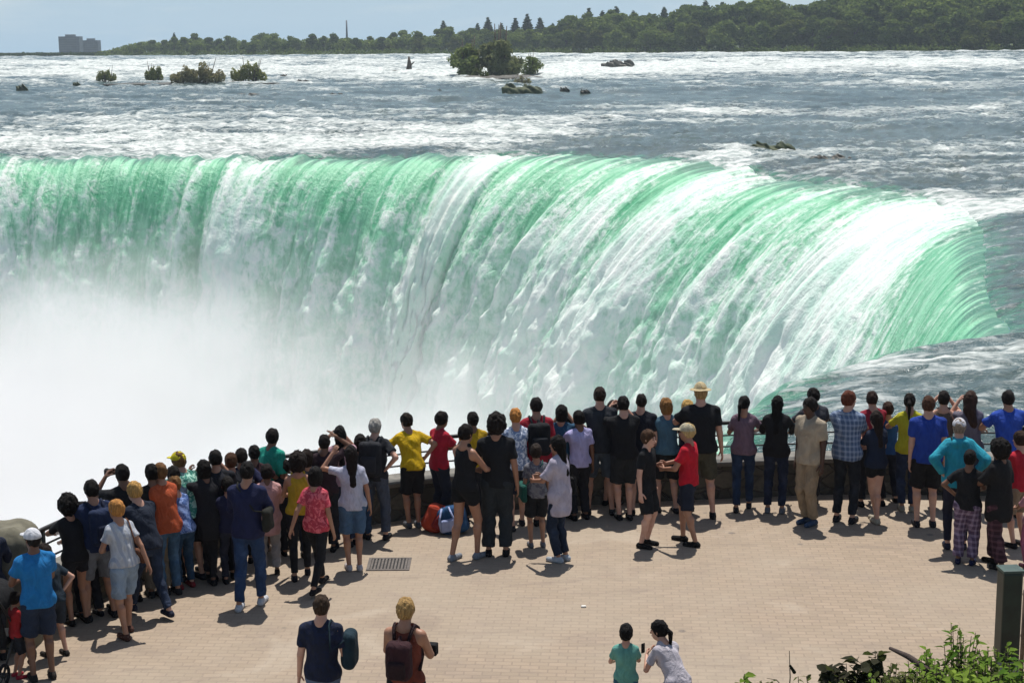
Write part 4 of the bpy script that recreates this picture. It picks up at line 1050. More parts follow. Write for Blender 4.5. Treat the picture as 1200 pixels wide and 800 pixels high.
    # ---------------- trousers / shorts / skirt
    kind, colr = bottom[0], bottom[1]; bm_ = cloth(colr, *(bottom[2:] if len(bottom) > 2 else ()))
    if kind == 'jeans' and len(bottom) == 2: bm_ = cloth(colr, 'denim')
    V = Vox(lo, A3(hi[0], hi[1], max(PEL[2], 0.5)+0.32), vox); off = {'jeans': .014, 'trousers': .024, 'leggings': .008, 'shorts': .022, 'baggy': .034, 'hot': .012, 'skirt': .02, 'dress': .02, 'capri': .012}[kind]
    waist = (up(0, 0, 1.045), TU)
    V.cap(hp[0]*0.9+PEL*0.1, hp[1]*0.9+PEL*0.1, 0.095*b**.5+off, 0.095*b**.5+off, 0.03, D=A3(0, 1, 0), sq=1.15)
    V.cap(up(0, 0, 0.95), up(0, 0, 1.06), 0.132*b+off*.6, 0.126*b+off*.4, 0.03, D=Dn, sq=1.38, cuts=(waist,))
    if kind in ('skirt', 'dress'):
        bot = (kn[0]+kn[1])/2+A3(0, 0, 0.10); V.cap(PEL, bot, 0.135*b+.02, 0.175*b, 0.02, D=A3(0, 1, 0), sq=1.2, cuts=((bot, A3(0, 0, -1)),))
    else:
        for k in (0, 1):
            d_ = unit(kn[k]-hp[k]); d2 = unit(ank[k]-kn[k])
            if kind in ('shorts', 'hot'):
                fr = 0.93 if kind == 'shorts' else 0.42; e_ = hp[k]+(kn[k]-hp[k])*fr
                V.cap(hp[k], e_+d_*0.08, 0.090*b**.6+off, (0.066 if kind == 'shorts' else 0.078)*b**.5+off*1.15, 0.03, cuts=((e_, d_),))
            else:
                V.cap(hp[k], kn[k], 0.088*b**.6+off, 0.056*b**.4+off, 0.03)
                fr = 0.55 if kind == 'capri' else 0.93; e_ = kn[k]+(ank[k]-kn[k])*fr
                V.cap(kn[k], e_+d2*0.06, 0.055*b**.4+off, 0.042+off*(1.2 if kind != 'leggings' else .8), 0.02, cuts=((e_, d2),))
                cm_ = kn[k]*0.68+ank[k]*0.32; V.cap(cm_+A3(0, -0.018, 0.03), cm_+A3(0, -0.012, -0.05), 0.050*b**.4+off*.6, 0.042+off*.6, 0.03)
    nm = {'jeans': 'jeans', 'trousers': 'trousers', 'leggings': 'leggings', 'shorts': 'shorts', 'baggy': 'trousers', 'hot': 'shorts', 'skirt': 'skirt', 'dress': 'skirt', 'capri': 'trousers'}[kind]
    fin(V, nm, bm_, 0.0075 if kind != 'leggings' else 0.002, 24)
    # ---------------- top
    kind, colr = top[0], top[1]; tm_ = cloth(colr, *(top[2:] if len(top) > 2 else ()))
    V = Vox(A3(lo[0], lo[1], max(0.0, PEL[2]-0.35)), hi, vox); to = {'tee': .020, 'polo': .022, 'tank': .010, 'shirt': .026, 'long': .022, 'hoodie': .034, 'tunic': .034, 'blouse': .024}[kind]
    hem = {'tee': .88, 'polo': .875, 'tank': .93, 'shirt': .86, 'long': .87, 'hoodie': .85, 'tunic': .66, 'blouse': .92}[kind]
    if hem < 0.95: hemp = (up(0, 0, max(hem, 0.80)) if hem > 0.8 else PEL+A3(0, 0, hem-0.95), unit(-TU*1.0) if hem > 0.8 else A3(0, 0, -1))
    bl = b*(1.04 if kind in ('shirt', 'hoodie', 'tunic') else 1)
    V.cap(up(0, 0, 0.86), up(0, 0, 1.02), 0.142*bl+to*.8, 0.130*bl+to, 0.03, D=Dn, sq=1.25, cuts=(hemp,))
    hq = TU*0.02
    V.cap(hp[0]*0.9+PEL*0.1+hq, hp[1]*0.9+PEL*0.1+hq, 0.095*b**.5+to+.014, 0.095*b**.5+to+.014, 0.03, D=A3(0, 1, 0), sq=1.12, cuts=(hemp,))
    V.cap(up(0, 0, 0.90), up(0, 0, 1.12), 0.172*bl+to*.5, 0.132*bl+to*.8, 0.03, D=Dn, sq=1.42, cuts=(hemp,))
    if hem < 0.8: V.cap(up(0, 0, 0.95), PEL+A3(0, 0, -0.2), 0.135*b+to, 0.16*b+to, 0.03, D=A3(0, 1, 0), sq=1.25, cuts=(hemp,))
    V.cap(up(0, 0, 1.0), CH, 0.130*b+to, (0.142 if fem else 0.158)*b**.8+to*.9, 0.04, D=Dn, sq=1.36, cuts=(hemp,))
    if fem and not kid:
        for s_ in (-1, 1): V.cap(up(0.075*s_, 0.085, 1.26), up(0.075*s_, 0.09, 1.27), 0.058+to*.7, 0.058+to*.7, 0.04)
    shw = sw*(0.5 if kind == 'tank' else 0.78)
    if kind == 'tank':
        V.cap(up(-shw, 0, 1.36), up(shw, 0, 1.36), 0.078, 0.078, 0.03, D=Dn, sq=1.05, cuts=((up(0, 0, 1.44), TU),))
        for s_ in (-1, 1): V.cap(up(s_*0.085, -0.05, 1.38), up(s_*0.08, 0.0, 1.485), 0.024, 0.022, 0.02); V.cap(up(s_*0.08, 0.0, 1.485), up(s_*0.085, 0.07, 1.38), 0.022, 0.024, 0.02)
    else:
        V.cap(up(-shw, 0, 1.355), up(shw, 0, 1.355), 0.068+to*.8, 0.068+to*.8, 0.04, D=Dn, sq=1.1)
        for s_ in (-1, 1): V.cap(up(0.055*s_, -0.005, 1.452), up(sw*0.88*s_, 0, 1.402), 0.040+to*.6, 0.042+to*.7, 0.03)
        if kind in ('polo', 'shirt', 'hoodie'): V.cap(up(0, -0.012, 1.46), up(0, -0.005, 1.50), 0.074, 0.070, 0.01, cuts=((up(0, 0.0, 1.505), unit(TU-TF*0.5)),))
        if kind == 'hoodie': V.cap(up(-0.07, -0.09, 1.43), up(0.07, -0.09, 1.43), 0.055, 0.055, 0.03)
        for k in (0, 1):
            d_ = unit(elb[k]-sh[k]); d2 = unit(wr[k]-elb[k]); fs = (0.85 if fem or kid else 1)
            if kind in ('long', 'hoodie'):
                V.cap(sh[k], elb[k], 0.050*b**.5*fs+to*.7, 0.042*b**.4+to*.7, 0.03); e_ = elb[k]+(wr[k]-elb[k])*0.93
                V.cap(elb[k], e_+d2*0.05, 0.042*b**.4+to*.7, 0.030+to*.6, 0.015, cuts=((e_, d2),))
            else:
                fr = {'tee': .66, 'polo': .62, 'shirt': .74, 'tunic': .9, 'blouse': .55}[kind]; e_ = sh[k]+(elb[k]-sh[k])*fr
                V.cap(sh[k], e_+d_*0.05, 0.050*b**.5*fs+to*.6, 0.046*b**.5*fs+to*1.1, 0.02, cuts=((e_, d_),))
    fin(V, {'tee': 't_shirt', 'polo': 'polo_shirt', 'tank': 'tank_top', 'shirt': 'shirt', 'long': 'jacket', 'hoodie': 'hooded_jacket', 'tunic': 'tunic', 'blouse': 'blouse'}[kind], tm_, 0.0075, 19)
    # ---------------- shoes
    sm_ = cloth(shoes)
    for k in (0, 1):
        a_ = ank[k]+A3(0, -0.035, -0.052); c_ = ank[k]+A3(0.012*(-1 if k == 0 else 1), 0.15, -0.058)
        V = Vox(np.minimum(a_, c_)-0.08, np.maximum(a_, c_)+A3(0.08, 0.08, 0.11), 0.011)
        bt = (A3(0, 0, a_[2]-0.031), A3(0, 0, -1))
        V.cap(a_, c_, 0.045, 0.038, 0.02, cuts=(bt,)); V.cap(a_+A3(0, 0.03, 0.01), ank[k]+A3(0, 0.0, -0.015), 0.040, 0.042, 0.02, cuts=((ank[k], A3(0, 0, 1)), bt))
        fin(V, 'shoe', sm_)
    # ---------------- hair and hat
    st, hc_ = hair
    if st != 'bald':
        V = Vox(HC-A3(0.2, 0.24, 0.50 if st in ('long', 'pony', 'wavy') else 0.2), HC+A3(0.2, 0.24, 0.24), 0.0105)
        fr = (HR, HF, HU)
        def cut(fw, uw, c0): n_ = unit(HF*fw+HU*uw); return (HC+n_*c0*h, n_)
        if st in ('short', 'crop', 'pony', 'bun'):
            th_ = {'short': .012, 'crop': .006, 'pony': .010, 'bun': .010}[st]
            V.ell(HC+HU*0.022*h-HF*0.012*h, fr, ((0.077+th_)*h, (0.098+th_)*h, (0.098+th_*1.3)*h), 0.01, cuts=(cut(.76, -.65, 0.036), (HC-HU*0.062*h, -HU)), nz=0.008, nsc=34)
        if st == 'pony':
            V.cap(HC-HF*0.10*h+HU*0.03*h, HC-HF*0.145*h-HU*0.02, 0.026, 0.032, 0.01); V.cap(HC-HF*0.145*h-HU*0.02, HC-HF*0.13*h-HU*0.24, 0.034, 0.014, 0.01)
        if st == 'bun': V.ell(HC-HF*0.075*h+HU*0.10*h, fr, (0.045, 0.045, 0.04), 0.01, nz=0.004, nsc=60)
        if st in ('bob', 'long', 'wavy', 'curly'):
            w_ = {'bob': .016, 'long': .012, 'wavy': .022, 'curly': .045}[st]
            V.ell(HC+HU*0.016*h-HF*0.016*h, fr, ((0.078+w_)*h, (0.096+w_)*h, (0.104+w_)*h), 0.02, cuts=(cut(.80, -.55, 0.052),), nz=0.010 if st != 'curly' else 0.020, nsc=32)
        if st == 'bob': V.ell(HC-HU*0.055*h-HF*0.022*h, fr, (0.092*h, 0.085*h, 0.085*h), 0.03, cuts=(cut(1, 0, 0.018), (HC-HU*0.125*h, -HU)))
        if st in ('long', 'wavy'):
            ww = 0.078 if st == 'long' else 0.098; bk = up(0, -0.115*b, 1.24 if st == 'long' else 1.30)
            V.cap(HC-HF*0.045*h, HC-HF*0.075*h-HU*0.13*h, ww*h, ww*0.95*h, 0.03, D=HF, sq=1.35, cuts=(cut(1, 0, -0.002),)); V.cap(HC-HF*0.075*h-HU*0.13*h, bk, ww*0.95, ww*0.62, 0.03, D=TF, sq=2.0)
            V.wobble(0.004, 60)
        fin(V, 'hair', hairm(hc_))
    if hat:
        hk, hcol = hat; V = Vox(HC-A3(0.26, 0.26, 0.1), HC+A3(0.26, 0.26, 0.24), 0.0095); fr = (HR, HF, HU)
        if hk == 'cap':
            V.ell(HC+HU*0.030*h-HF*0.006*h, fr, (0.094*h, 0.114*h, 0.106*h), 0.01, cuts=((HC+HU*0.030*h, -HU),))
            V.ell(HC+HU*0.044*h+HF*0.120*h, fr, (0.070*h, 0.085*h, 0.011), 0.01, cuts=((HC+HF*0.055*h, -HF),))
        elif hk == 'sun':
            V.ell(HC+HU*0.045*h, fr, (0.092*h, 0.108*h, 0.112*h), 0.02, cuts=((HC+HU*0.05*h, -HU),)); V.ell(HC+HU*0.055*h, fr, (0.150, 0.165, 0.013), 0.015)
        elif hk == 'scarf':
            V.ell(HC+HU*0.018*h-HF*0.012*h, fr, (0.098*h, 0.115*h, 0.122*h), 0.02, cuts=((HC+HF*0.05*h, unit(HF-HU*0.25)),)); V.cap(HC-HU*0.08*h-HF*0.03*h, NB, 0.085, 0.11, 0.04, D=TF, sq=1.2)
        fin(V, {'cap': 'cap', 'sun': 'sun_hat', 'scarf': 'headscarf'}[hk], cloth(hcol))
    PEOPLE.append(label)
    # frame for carried things
    Mw = Matrix.Translation(body.location) @ Matrix.Rotation(yaw, 4, 'Z')
    return dict(o=body, S=S, up=up, TU=TU, TF=TF, sh=sh, wr=wr, elb=elb, HC=HC, HF=HF, M=Mw, b=b, sw=sw, PEL=PEL, fr=(TR, TF, TU))

def root_at(name, label, cat, P_, c, group=None):
    """an Empty at a point given in the person's own coordinates"""
    w_ = P_['M'] @ Vector(np.asarray(c)*P_['S']); e = bpy.data.objects.new(name, None); COL.objects.link(e)
    e.matrix_world = Matrix.Translation(w_) @ Matrix.Rotation(P_['o'].rotation_euler.z, 4, 'Z'); tag(e, label, cat, group); return e
def vpart(V, name, mat, e, c, S): p, q, t = V.arrays(); return link(name, mesh_np(name, (p-np.asarray(c))*S, q, t), mat, e)
def backpack(P_, label, col, col2='#15161a', w_=0.15, h_=0.22):
    up, fr, S = P_['up'], P_['fr'], P_['S']; d0 = -0.115*P_['b']-0.10
    c = up(0, d0, 1.20); e = root_at('backpack', label, 'backpack', P_, c)
    V = Vox(c-0.36, c+0.36, 0.012); V.box(c, fr, (w_, 0.085, h_), 0.06); V.cap(up(0, d0+0.03, 1.20+h_-0.02), up(0, d0+0.05, 1.20+h_+0.03), 0.03, 0.02, 0.02); V.wobble(0.004, 24); vpart(V, 'main_bag', cloth(col), e, c, S)
    c2 = up(0, d0-0.085, 1.13); V = Vox(c2-0.22, c2+0.22, 0.011); V.box(c2, fr, (w_*0.72, 0.045, h_*0.48), 0.035); vpart(V, 'front_pocket', cloth(col2), e, c, S)
    for s_ in (-1, 1):
        A = Acc(); o_ = P_['b']**.6*0.085; pts = [up(0.07*s_, d0+0.08, 1.36), up(0.095*s_, -0.06, 1.475), up(0.10*s_, 0.0, 1.49), up(0.11*s_, 0.075, 1.44), up(0.12*s_, 0.13*P_['b'], 1.33), up(0.145*s_, 0.09*P_['b'], 1.15), up(0.16*s_, -0.06, 1.06)]
        A.tube([(p-c)*S for p in pts], 0.018*S, 7); A.obj('strap', cloth(col2), e)
    return e
def shoulder_bag(P_, label, col, side=1, z=0.92, size=(0.045, 0.15, 0.12), yo=-0.02, cat='shoulder bag', across=False):
    up, fr, S = P_['up'], P_['fr'], P_['S']; x = side*(0.155*P_['b']+size[0]+0.035); c = up(x, yo, z)
    e = root_at('shoulder_bag', label, cat, P_, c); V = Vox(c-0.26, c+0.26, 0.011); V.box(c, (A3(1, 0, 0), A3(0, 1, 0), A3(0, 0, 1)), size, min(size)*0.95); V.wobble(0.006, 20); vpart(V, 'bag_body', cloth(col), e, c, S)
    sx_ = -side if across else side
    A = Acc(); pts = [c+A3(0, -size[1]*0.8, size[2]*0.8), up(0.12*side, -0.125*P_['b'], 1.2), up(sx_*0.10, -0.07, 1.47), up(sx_*0.105, 0.0, 1.50), up(sx_*0.11, 0.08, 1.44), up(0.10*side, 0.15*P_['b'], 1.2), c+A3(0, size[1]*0.8, size[2]*0.8)]
    A.tube([(p-c)*S for p in pts], 0.010*S, 6); A.obj('strap', cloth(col), e); return e
def held(P_, name, label, cat, size, col, which=1, off=(0, 0.07, 0.02), parts=None):
    S = P_['S']; w1 = 1 if which == 2 else which; d_ = unit(P_['wr'][w1]-P_['elb'][w1]); c = P_['wr'][w1]+d_*0.07+np.array(off)
    if which == 2: c = (P_['wr'][0]+P_['wr'][1])/2+A3(0, 0.07, 0.03)
    e = root_at(name, label, cat, P_, c); V = Vox(c-0.16, c+0.16, 0.007); V.box(c, (A3(1, 0, 0), A3(0, 1, 0), A3(0, 0, 1)), size, 0.012); vpart(V, 'body', cloth(col), e, c, S)
    if parts == 'lens':
        A = Acc(); A.tube([(0, 0, 0), (0, 0.09*S, 0)], [0.032*S, 0.036*S], 12); A.obj('lens', cloth('#0c0c0e'), e)
    return e
G = 'visitors lined up along the wall watching the falls'
Pn = person
# ---- left edge
p = Pn('person in a dark navy jacket half cut off by the left picture edge', -7, 772, 604, yaw=20, arms='front', top=('long', '#1c2438'), bottom=('jeans', '#20242c'), sk='tan', hair=('short', '#191412'))
capman = Pn('man in white cap, bright blue polo shirt and navy shorts at lower left', 50, 795, 622, yaw=28, lean=6, arms=('front', 'front'), legs='stand', top=('polo', '#1b78b8'), bottom=('shorts', '#1d2c44'), shoes='#2a2522', sk='brown', hair=('crop', '#15110e'), hat=('cap', '#dcdde2'), build=1.08, look=20)
Pn('small child in a red top mostly hidden beside the man in the white cap', 22, 793, 694, yaw=-50, arms='front', top=('tee', '#a8262a'), bottom=('shorts', '#20242c'), shoes='#b03040', sk='tan', hair=('short', '#1a120d'))
Pn('person with bare legs standing just beyond the man in the white cap', 66, 768, 640, yaw=50, lean=10, arms='rail', top=('tee', '#20303c'), bottom=('shorts', '#28313c'), shoes='#2a2522', sk='light', hair=('short', '#20150f'))
p = Pn('woman with curly black hair and black top leaning over the wall at left', 92, 730, 584, yaw=38, lean=14, arms='lean', legs='stand', top=('tee', '#18181d'), bottom=('hot', '#1b1d26'), shoes='#1c1815', sk='tan', hair=('curly', '#100c0a'), fem=True)
p = Pn('man in navy shirt with a navy backpack beside the woman with curly hair', 118, 724, 564, yaw=25, lean=4, arms='rail', top=('tee', '#1c2c50'), bottom=('shorts', '#777a80'), shoes='#1b1b20', sk='tan', hair=('short', '#14100d'), build=1.08)
backpack(p, 'plain navy backpack on the man in navy at the left wall', '#1b2a4a', '#16203a')
p = Pn('man in a black tee raising both arms with a camera at left', 152, 705, 545, yaw=38, arms='photo', top=('tee', '#15161a'), bottom=('trousers', '#26282e'), sk='brown', hair=('short', '#120e0c'), build=1.02)
held(p, 'camera', 'small black camera raised by the man in the black tee at left', 'camera', (0.065, 0.03, 0.04), '#101012', 2, parts='lens')
womb = Pn('woman with orange-blond hair, pale top and light denim shorts at lower left', 149, 744, 588, yaw=42, lean=10, arms=('front', 'swing_b'), legs='step', top=('blouse', '#c8cbd0', 'vstripe', '#9aa0ac'), bottom=('shorts', '#8fa3b8'), shoes='#5a3a30', sk='tan', hair=('short', '#b07a40'), fem=True, look=15)
shoulder_bag(womb, 'tan leather shoulder bag hanging on the woman in light denim shorts', '#6e4630', side=1, z=1.0, size=(0.035, 0.11, 0.08))
Pn('blond person in navy tee and dark jeans leaning on the wall with one foot back', 176, 722, 568, yaw=48, lean=22, arms='lean', legs='stride', top=('tee', '#1d2637'), bottom=('jeans', '#1d2c44'), shoes='#20263a', sk='light', hair=('short', '#b58c50'))
Pn('man in a black shirt and khaki trousers behind the blond person in navy', 186, 697, 545, yaw=30, lean=3, arms=('front', 'down'), top=('tee', '#15171a'), bottom=('trousers', '#7a6f5e'), shoes='#26282c', sk='brown', hair=('short', '#110d0b'))
Pn('brown-haired person in an orange shirt and faded jeans at the left wall', 199, 697, 545, yaw=40, lean=10, arms='front', top=('shirt', '#c25a34'), bottom=('jeans', '#3e5f7d'), shoes='#26282c', sk='tan', hair=('short', '#6a4a2c'), fem=True)
Pn('person in a yellow cap and green patterned shirt bending far over the wall', 228, 680, 533, yaw=50, lean=24, arms='lean', top=('shirt', '#3f8f80', 'print', '#9fc7b8'), bottom=('shorts', '#20252e'), shoes='#1b1f2c', sk='light', hair=('short', '#6b4e2e'), hat=('cap', '#d8c820'), sock='#fff')
Pn('person in blue tee, jeans and red shoes leaning beside the yellow cap', 217, 688, 560, yaw=42, lean=20, arms='lean', top=('tee', '#5573b0', 'print', '#7e93c2'), bottom=('jeans', '#23415c'), shoes='#8f2a30', sk='light', hair=('short', '#7a5a38'), fem=True)
Pn('person with straight black hair in dark clothes behind the curly-haired woman', 106, 722, 590, yaw=35, lean=8, arms='rail', top=('tee', '#1b1b22'), bottom=('trousers', '#1c1f28'), sk='tan', hair=('bob', '#110d0b'), fem=True)
Pn('dark-haired child squeezed in at the wall below the camera man', 138, 712, 612, yaw=35, lean=4, arms='rail', top=('tee', '#16181e'), bottom=('shorts', '#1a1c22'), sk='tan', hair=('short', '#15100d'))
Pn('man with dark hair and a grey-blue shirt behind the orange shirt', 210, 684, 548, yaw=35, lean=4, arms='rail', top=('shirt', '#44566e'), bottom=('trousers', '#262a33'), sk='brown', hair=('short', '#15100d'))
# ---- dark cluster
Pn('woman with dark hair and black dress at the rim of the dark cluster', 248, 682, 541, yaw=28, lean=6, arms='rail', top=('tunic', '#17181f'), bottom=('leggings', '#14151b'), sk='brown', hair=('bob', '#120e0c'), fem=True)
Pn('short person in dark blue half hidden by the striding navy jacket', 272, 682, 560, yaw=20, lean=4, arms='front', top=('tee', '#1d2140'), bottom=('jeans', '#1a2032'), sk='tan', hair=('short', '#15100d'))
Pn('dark-haired person in black between the teal shirt and the yellow tank top', 338, 650, 540, yaw=15, lean=6, arms='rail', top=('tee', '#1a1a20'), bottom=('trousers', '#1b1d24'), sk='tan', hair=('short', '#15100d'))
Pn('woman in dark grey leaning on the rail left of the grey-haired man', 424, 634, 512, yaw=12, lean=12, arms='rail', top=('tee', '#3a3c44'), bottom=('jeans', '#26405e'), sk='tan', hair=('bob', '#17110e'), fem=True)
Pn('dark-haired person in black at the wall between teal blue and lavender', 668, 600, 492, yaw=10, lean=8, arms='rail', top=('tee', '#17181c'), bottom=('shorts', '#1c1e24'), sk='tan', hair=('short', '#15100d'))

Pn('fair-haired child in dark clothes peering over the wall right of the yellow cap', 240, 668, 553, yaw=35, lean=6, arms='rail', top=('tee', '#20202a'), bottom=('shorts', '#1c1e26'), sk='light', hair=('short', '#7a5a3a'))
Pn('large man in a black shirt with white marks on the shoulder in the dark cluster', 259, 677, 530, yaw=22, lean=4, arms='rail', legs='wide', top=('tee', '#16171d', 'print', '#23242c'), bottom=('trousers', '#1a1c25'), sk='tan', hair=('short', '#120e0c'), build=1.22)
Pn('brown-haired man in a charcoal top at the back of the dark cluster', 276, 664, 532, yaw=18, arms='rail', top=('tee', '#22232c'), bottom=('trousers', '#1d1f28'), sk='tan', hair=('short', '#4a3120'), build=1.05)
Pn('short dark-haired person in navy between two taller people of the cluster', 288, 660, 527, yaw=18, arms='rail', top=('tee', '#22264a'), bottom=('jeans', '#1c2234'), sk='tan', hair=('short', '#1b1411'))
Pn('person with shaved head in dark maroon at the back of the cluster', 302, 655, 523, yaw=15, arms='rail', top=('tee', '#3c2026'), bottom=('trousers', '#1d1f28'), sk='brown', hair=('crop', '#120e0c'))
navy = Pn('person striding in navy jacket, blue jeans and white shoes before the dark cluster', 294, 711, 543, yaw=-8, lean=3, arms=('front', 'front'), legs='step', top=('long', '#1d2348'), bottom=('jeans', '#1f3a60'), shoes='#c8cbd2', sk='tan', hair=('short', '#110d0b'), build=1.05)
shoulder_bag(navy, 'dark olive bag slung on the right hip of the person in navy jacket', '#25261f', side=1, z=1.08, size=(0.05, 0.12, 0.14), across=True)
Pn('person in a long pale pink shirt and pale grey trousers behind the navy jacket', 317, 672, 545, yaw=12, lean=2, arms=('rail', 'front'), top=('tunic', '#c79a98'), bottom=('trousers', '#a09a98'), shoes='#2b2522', sk='brown', hair=('short', '#18110e'))
Pn('tall man in a bright teal shirt standing above the cluster', 322, 646, 503, yaw=-35, arms=('front', 'down'), top=('tunic', '#1f9c86'), bottom=('shorts', '#3ba79a'), shoes='#8c7f74', sk='brown', hair=('short', '#18110e'), look=30)
# ---- yellow / coral pair and neighbours
Pn('woman with dark frizzy hair in a mustard yellow tank top and black trousers', 353, 676, 532, yaw=10, arms='front', legs='step', top=('tank', '#c0a02a'), bottom=('leggings', '#17191f'), shoes='#25222a', sk='tan', hair=('curly', '#1c1410'), fem=True)
coral = Pn('woman with dark bob hair in a coral red tee walking left of the grate', 373, 692, 548, yaw=-22, arms=('swing_b', 'down'), legs='stride', top=('tee', '#c84456', 'print', '#d86a74'), bottom=('leggings', '#16181e'), shoes='#17171b', sk='tan', hair=('bob', '#130e0c'), fem=True)
Pn('man in dark maroon shading his eyes with a raised arm at the wall', 383, 645, 510, yaw=-5, lean=2, arms=('down', 'head'), top=('tee', '#35222a'), bottom=('trousers', '#1d1f27'), sk='brown', hair=('crop', '#1d1512'), build=1.08)
Pn('short dark-haired person in grey hidden behind the yellow tank top', 364, 652, 528, yaw=5, arms='rail', top=('tee', '#4a4a50'), bottom=('jeans', '#20283a'), sk='tan', hair=('bob', '#221813'))
Pn('woman in a pale pink blouse with long black hair raising a phone', 402, 640, 500, yaw=15, arms=('photo', 'photo'), top=('blouse', '#c8a2ae'), bottom=('trousers', '#222a40'), sk='tan', hair=('long', '#120e0c'), fem=True)
Pn('girl in a white tee and denim shorts standing left of the grate', 415, 667, 523, yaw=14, arms=('up', 'down'), legs='close', top=('tee', '#c4c6d8'), bottom=('shorts', '#4a6a8c'), shoes='#c0b8b8', sk='tan', hair=('long', '#1a1310'), fem=True)
p = Pn('grey-haired man in dark shirt and grey trousers with a large backpack', 441, 630, 492, yaw=-6, arms='rail', legs='wide', top=('tee', '#2b2d33'), bottom=('trousers', '#4d5565'), shoes='#23252b', sk='light', hair=('short', '#9a968f'), build=1.02)
backpack(p, 'charcoal grey backpack on the grey-haired man at the railing', '#26282e', '#303238', 0.16, 0.25)
Pn('man in a bright yellow tee and black shorts leaning on the railing', 484, 617, 488, yaw=14, lean=17, arms='rail', legs='stand', top=('tee', '#d8b010'), bottom=('shorts', '#15171c'), shoes='#585a60', sk='tan', hair=('short', '#241a13'), build=1.02)
redp = Pn('man in a red polo shirt turning sideways at the railing', 516, 612, 483, yaw=-55, lean=3, arms=('front', 'phone'), top=('polo', '#b81f38'), bottom=('trousers', '#222838'), shoes='#1a1a1e', sk='brown', hair=('short', '#18110e'), look=10)
girl = Pn('woman in a black top and black shorts with long bare legs facing right', 546, 655, 498, yaw=-40, arms=('front', 'front'), legs='step', top=('tank', '#14161b'), bottom=('hot', '#101216'), shoes='#8a8f98', sk='tan', hair=('short', '#16100d'), fem=True)
Pn('person in a yellow shirt behind the woman in black shorts', 556, 613, 484, yaw=10, arms='rail', top=('tee', '#c9a21c'), bottom=('trousers', '#23262e'), sk='brown', hair=('short', '#15100d'))
Pn('man in a black tee and dark grey trousers standing square behind the wall line', 583, 650, 487, yaw=-3, arms=('phone', 'down'), legs='stand', top=('tee', '#16181d'), bottom=('baggy', '#2c3338'), shoes='#17171b', sk='tan', hair=('curly', '#1c1613'), build=1.05)
Pn('ginger-haired person in a blue and white top and navy shorts at the wall', 606, 618, 480, yaw=4, arms='rail', top=('tee', '#8fa2c4', 'print', '#dfe4ee'), bottom=('shorts', '#1c2334'), shoes='#2b2a30', sk='light', hair=('short', '#b5793c'), fem=True)
p = Pn('man in a red tee with a black backpack at the wall', 630, 612, 468, yaw=0, arms='rail', top=('tee', '#a82336'), bottom=('shorts', '#23262e'), sk='tan', hair=('short', '#18120f'), build=1.05)
backpack(p, 'black backpack worn over the red tee', '#14161b', '#1c1f26')
Pn('dark-haired person in a teal blue shirt between red tee and lavender tee', 658, 606, 476, yaw=3, arms='rail', top=('tee', '#27506e'), bottom=('jeans', '#1b2233'), sk='tan', hair=('bob', '#120e0c'))
Pn('person in a lavender white tee and dark trousers facing left at the wall', 679, 608, 482, yaw=22, arms=('rail', 'down'), top=('tee', '#b9b4e0'), bottom=('trousers', '#1c1e26'), sk='brown', hair=('short', '#15100e'))
kidg = Pn('small child in a grey print tee standing beside the white cardigan', 629, 640, 521, yaw=10, arms=('down', 'down'), top=('tee', '#8a8a90', 'print', '#5b5b66'), bottom=('shorts', '#1a1d24'), shoes='#77777c', sk='tan', hair=('short', '#2b211a'))
shoulder_bag(kidg, 'dark green tote bag held by the small child in grey', '#1c5a50', side=-1, z=0.98, size=(0.05, 0.19, 0.15), cat='tote bag', across=True)
wc_ = Pn('young woman with long black hair in an open white cardigan and navy jeans', 656, 657, 511, yaw=58, arms=('front', 'front'), legs='close', top=('tunic', '#bcb4c4'), bottom=('jeans', '#16263c'), shoes='#b9c0c8', sk='tan', hair=('long', '#0f0c0b'), fem=True)
shoulder_bag(wc_, 'black shoulder bag on the woman in the white cardigan', '#121316', side=1, z=1.02, size=(0.04, 0.11, 0.12))
Pn('tall man in a charcoal tee and grey shorts towering over his neighbours', 703, 602, 455, yaw=-6, arms='rail', legs='wide', top=('tee', '#30343b'), bottom=('shorts', '#4f5b68'), shoes='#26282c', sk='light', hair=('short', '#2c1e17'), build=1.12)
Pn('dark-haired woman in pale pink holding a phone right of the tall man', 717, 592, 470, yaw=-30, arms='phone', top=('blouse', '#b58f92'), bottom=('shorts', '#2a2a30'), sk='light', hair=('short', '#2c1e17'), fem=True)
Pn('man in a black tee and dark shorts, left one of the black-shirted pair', 731, 608, 466, yaw=5, arms='rail', top=('tee', '#15161a'), bottom=('shorts', '#23282c'), shoes='#17171b', sk='light', hair=('short', '#15100d'), build=1.08)
Pn('man in a navy-black tee, broad-shouldered right one of the black-shirted pair', 750, 600, 463, yaw=-12, arms='rail', top=('tee', '#191e2c'), bottom=('shorts', '#28303a'), shoes='#17171b', sk='light', hair=('crop', '#1d1613'), build=1.12)
Pn('boy with brown hair in a black tee and black shorts standing away from the wall', 757, 640, 504, yaw=-120, arms='down', legs='stand', top=('tee', '#14161a'), bottom=('shorts', '#171b21'), shoes='#0f1013', sk='fair', hair=('short', '#4a3424'), look=-5)
Pn('woman with tied light brown hair in a slate blue sleeveless top', 781, 600, 468, yaw=3, arms='rail', top=('blouse', '#4d7084'), bottom=('shorts', '#17191e'), shoes='#25262b', sk='light', hair=('bob', '#8a6238'), fem=True)
boyr = Pn('boy in a bright red tee and navy shorts with a pale cap facing left', 806, 637, 497, yaw=62, arms='front', legs='step', top=('tee', '#c8142c'), bottom=('shorts', '#1a2336'), shoes='#101115', sk='tan', hair=('short', '#b59a68'), hat=('cap', '#c2b89c'), look=20)
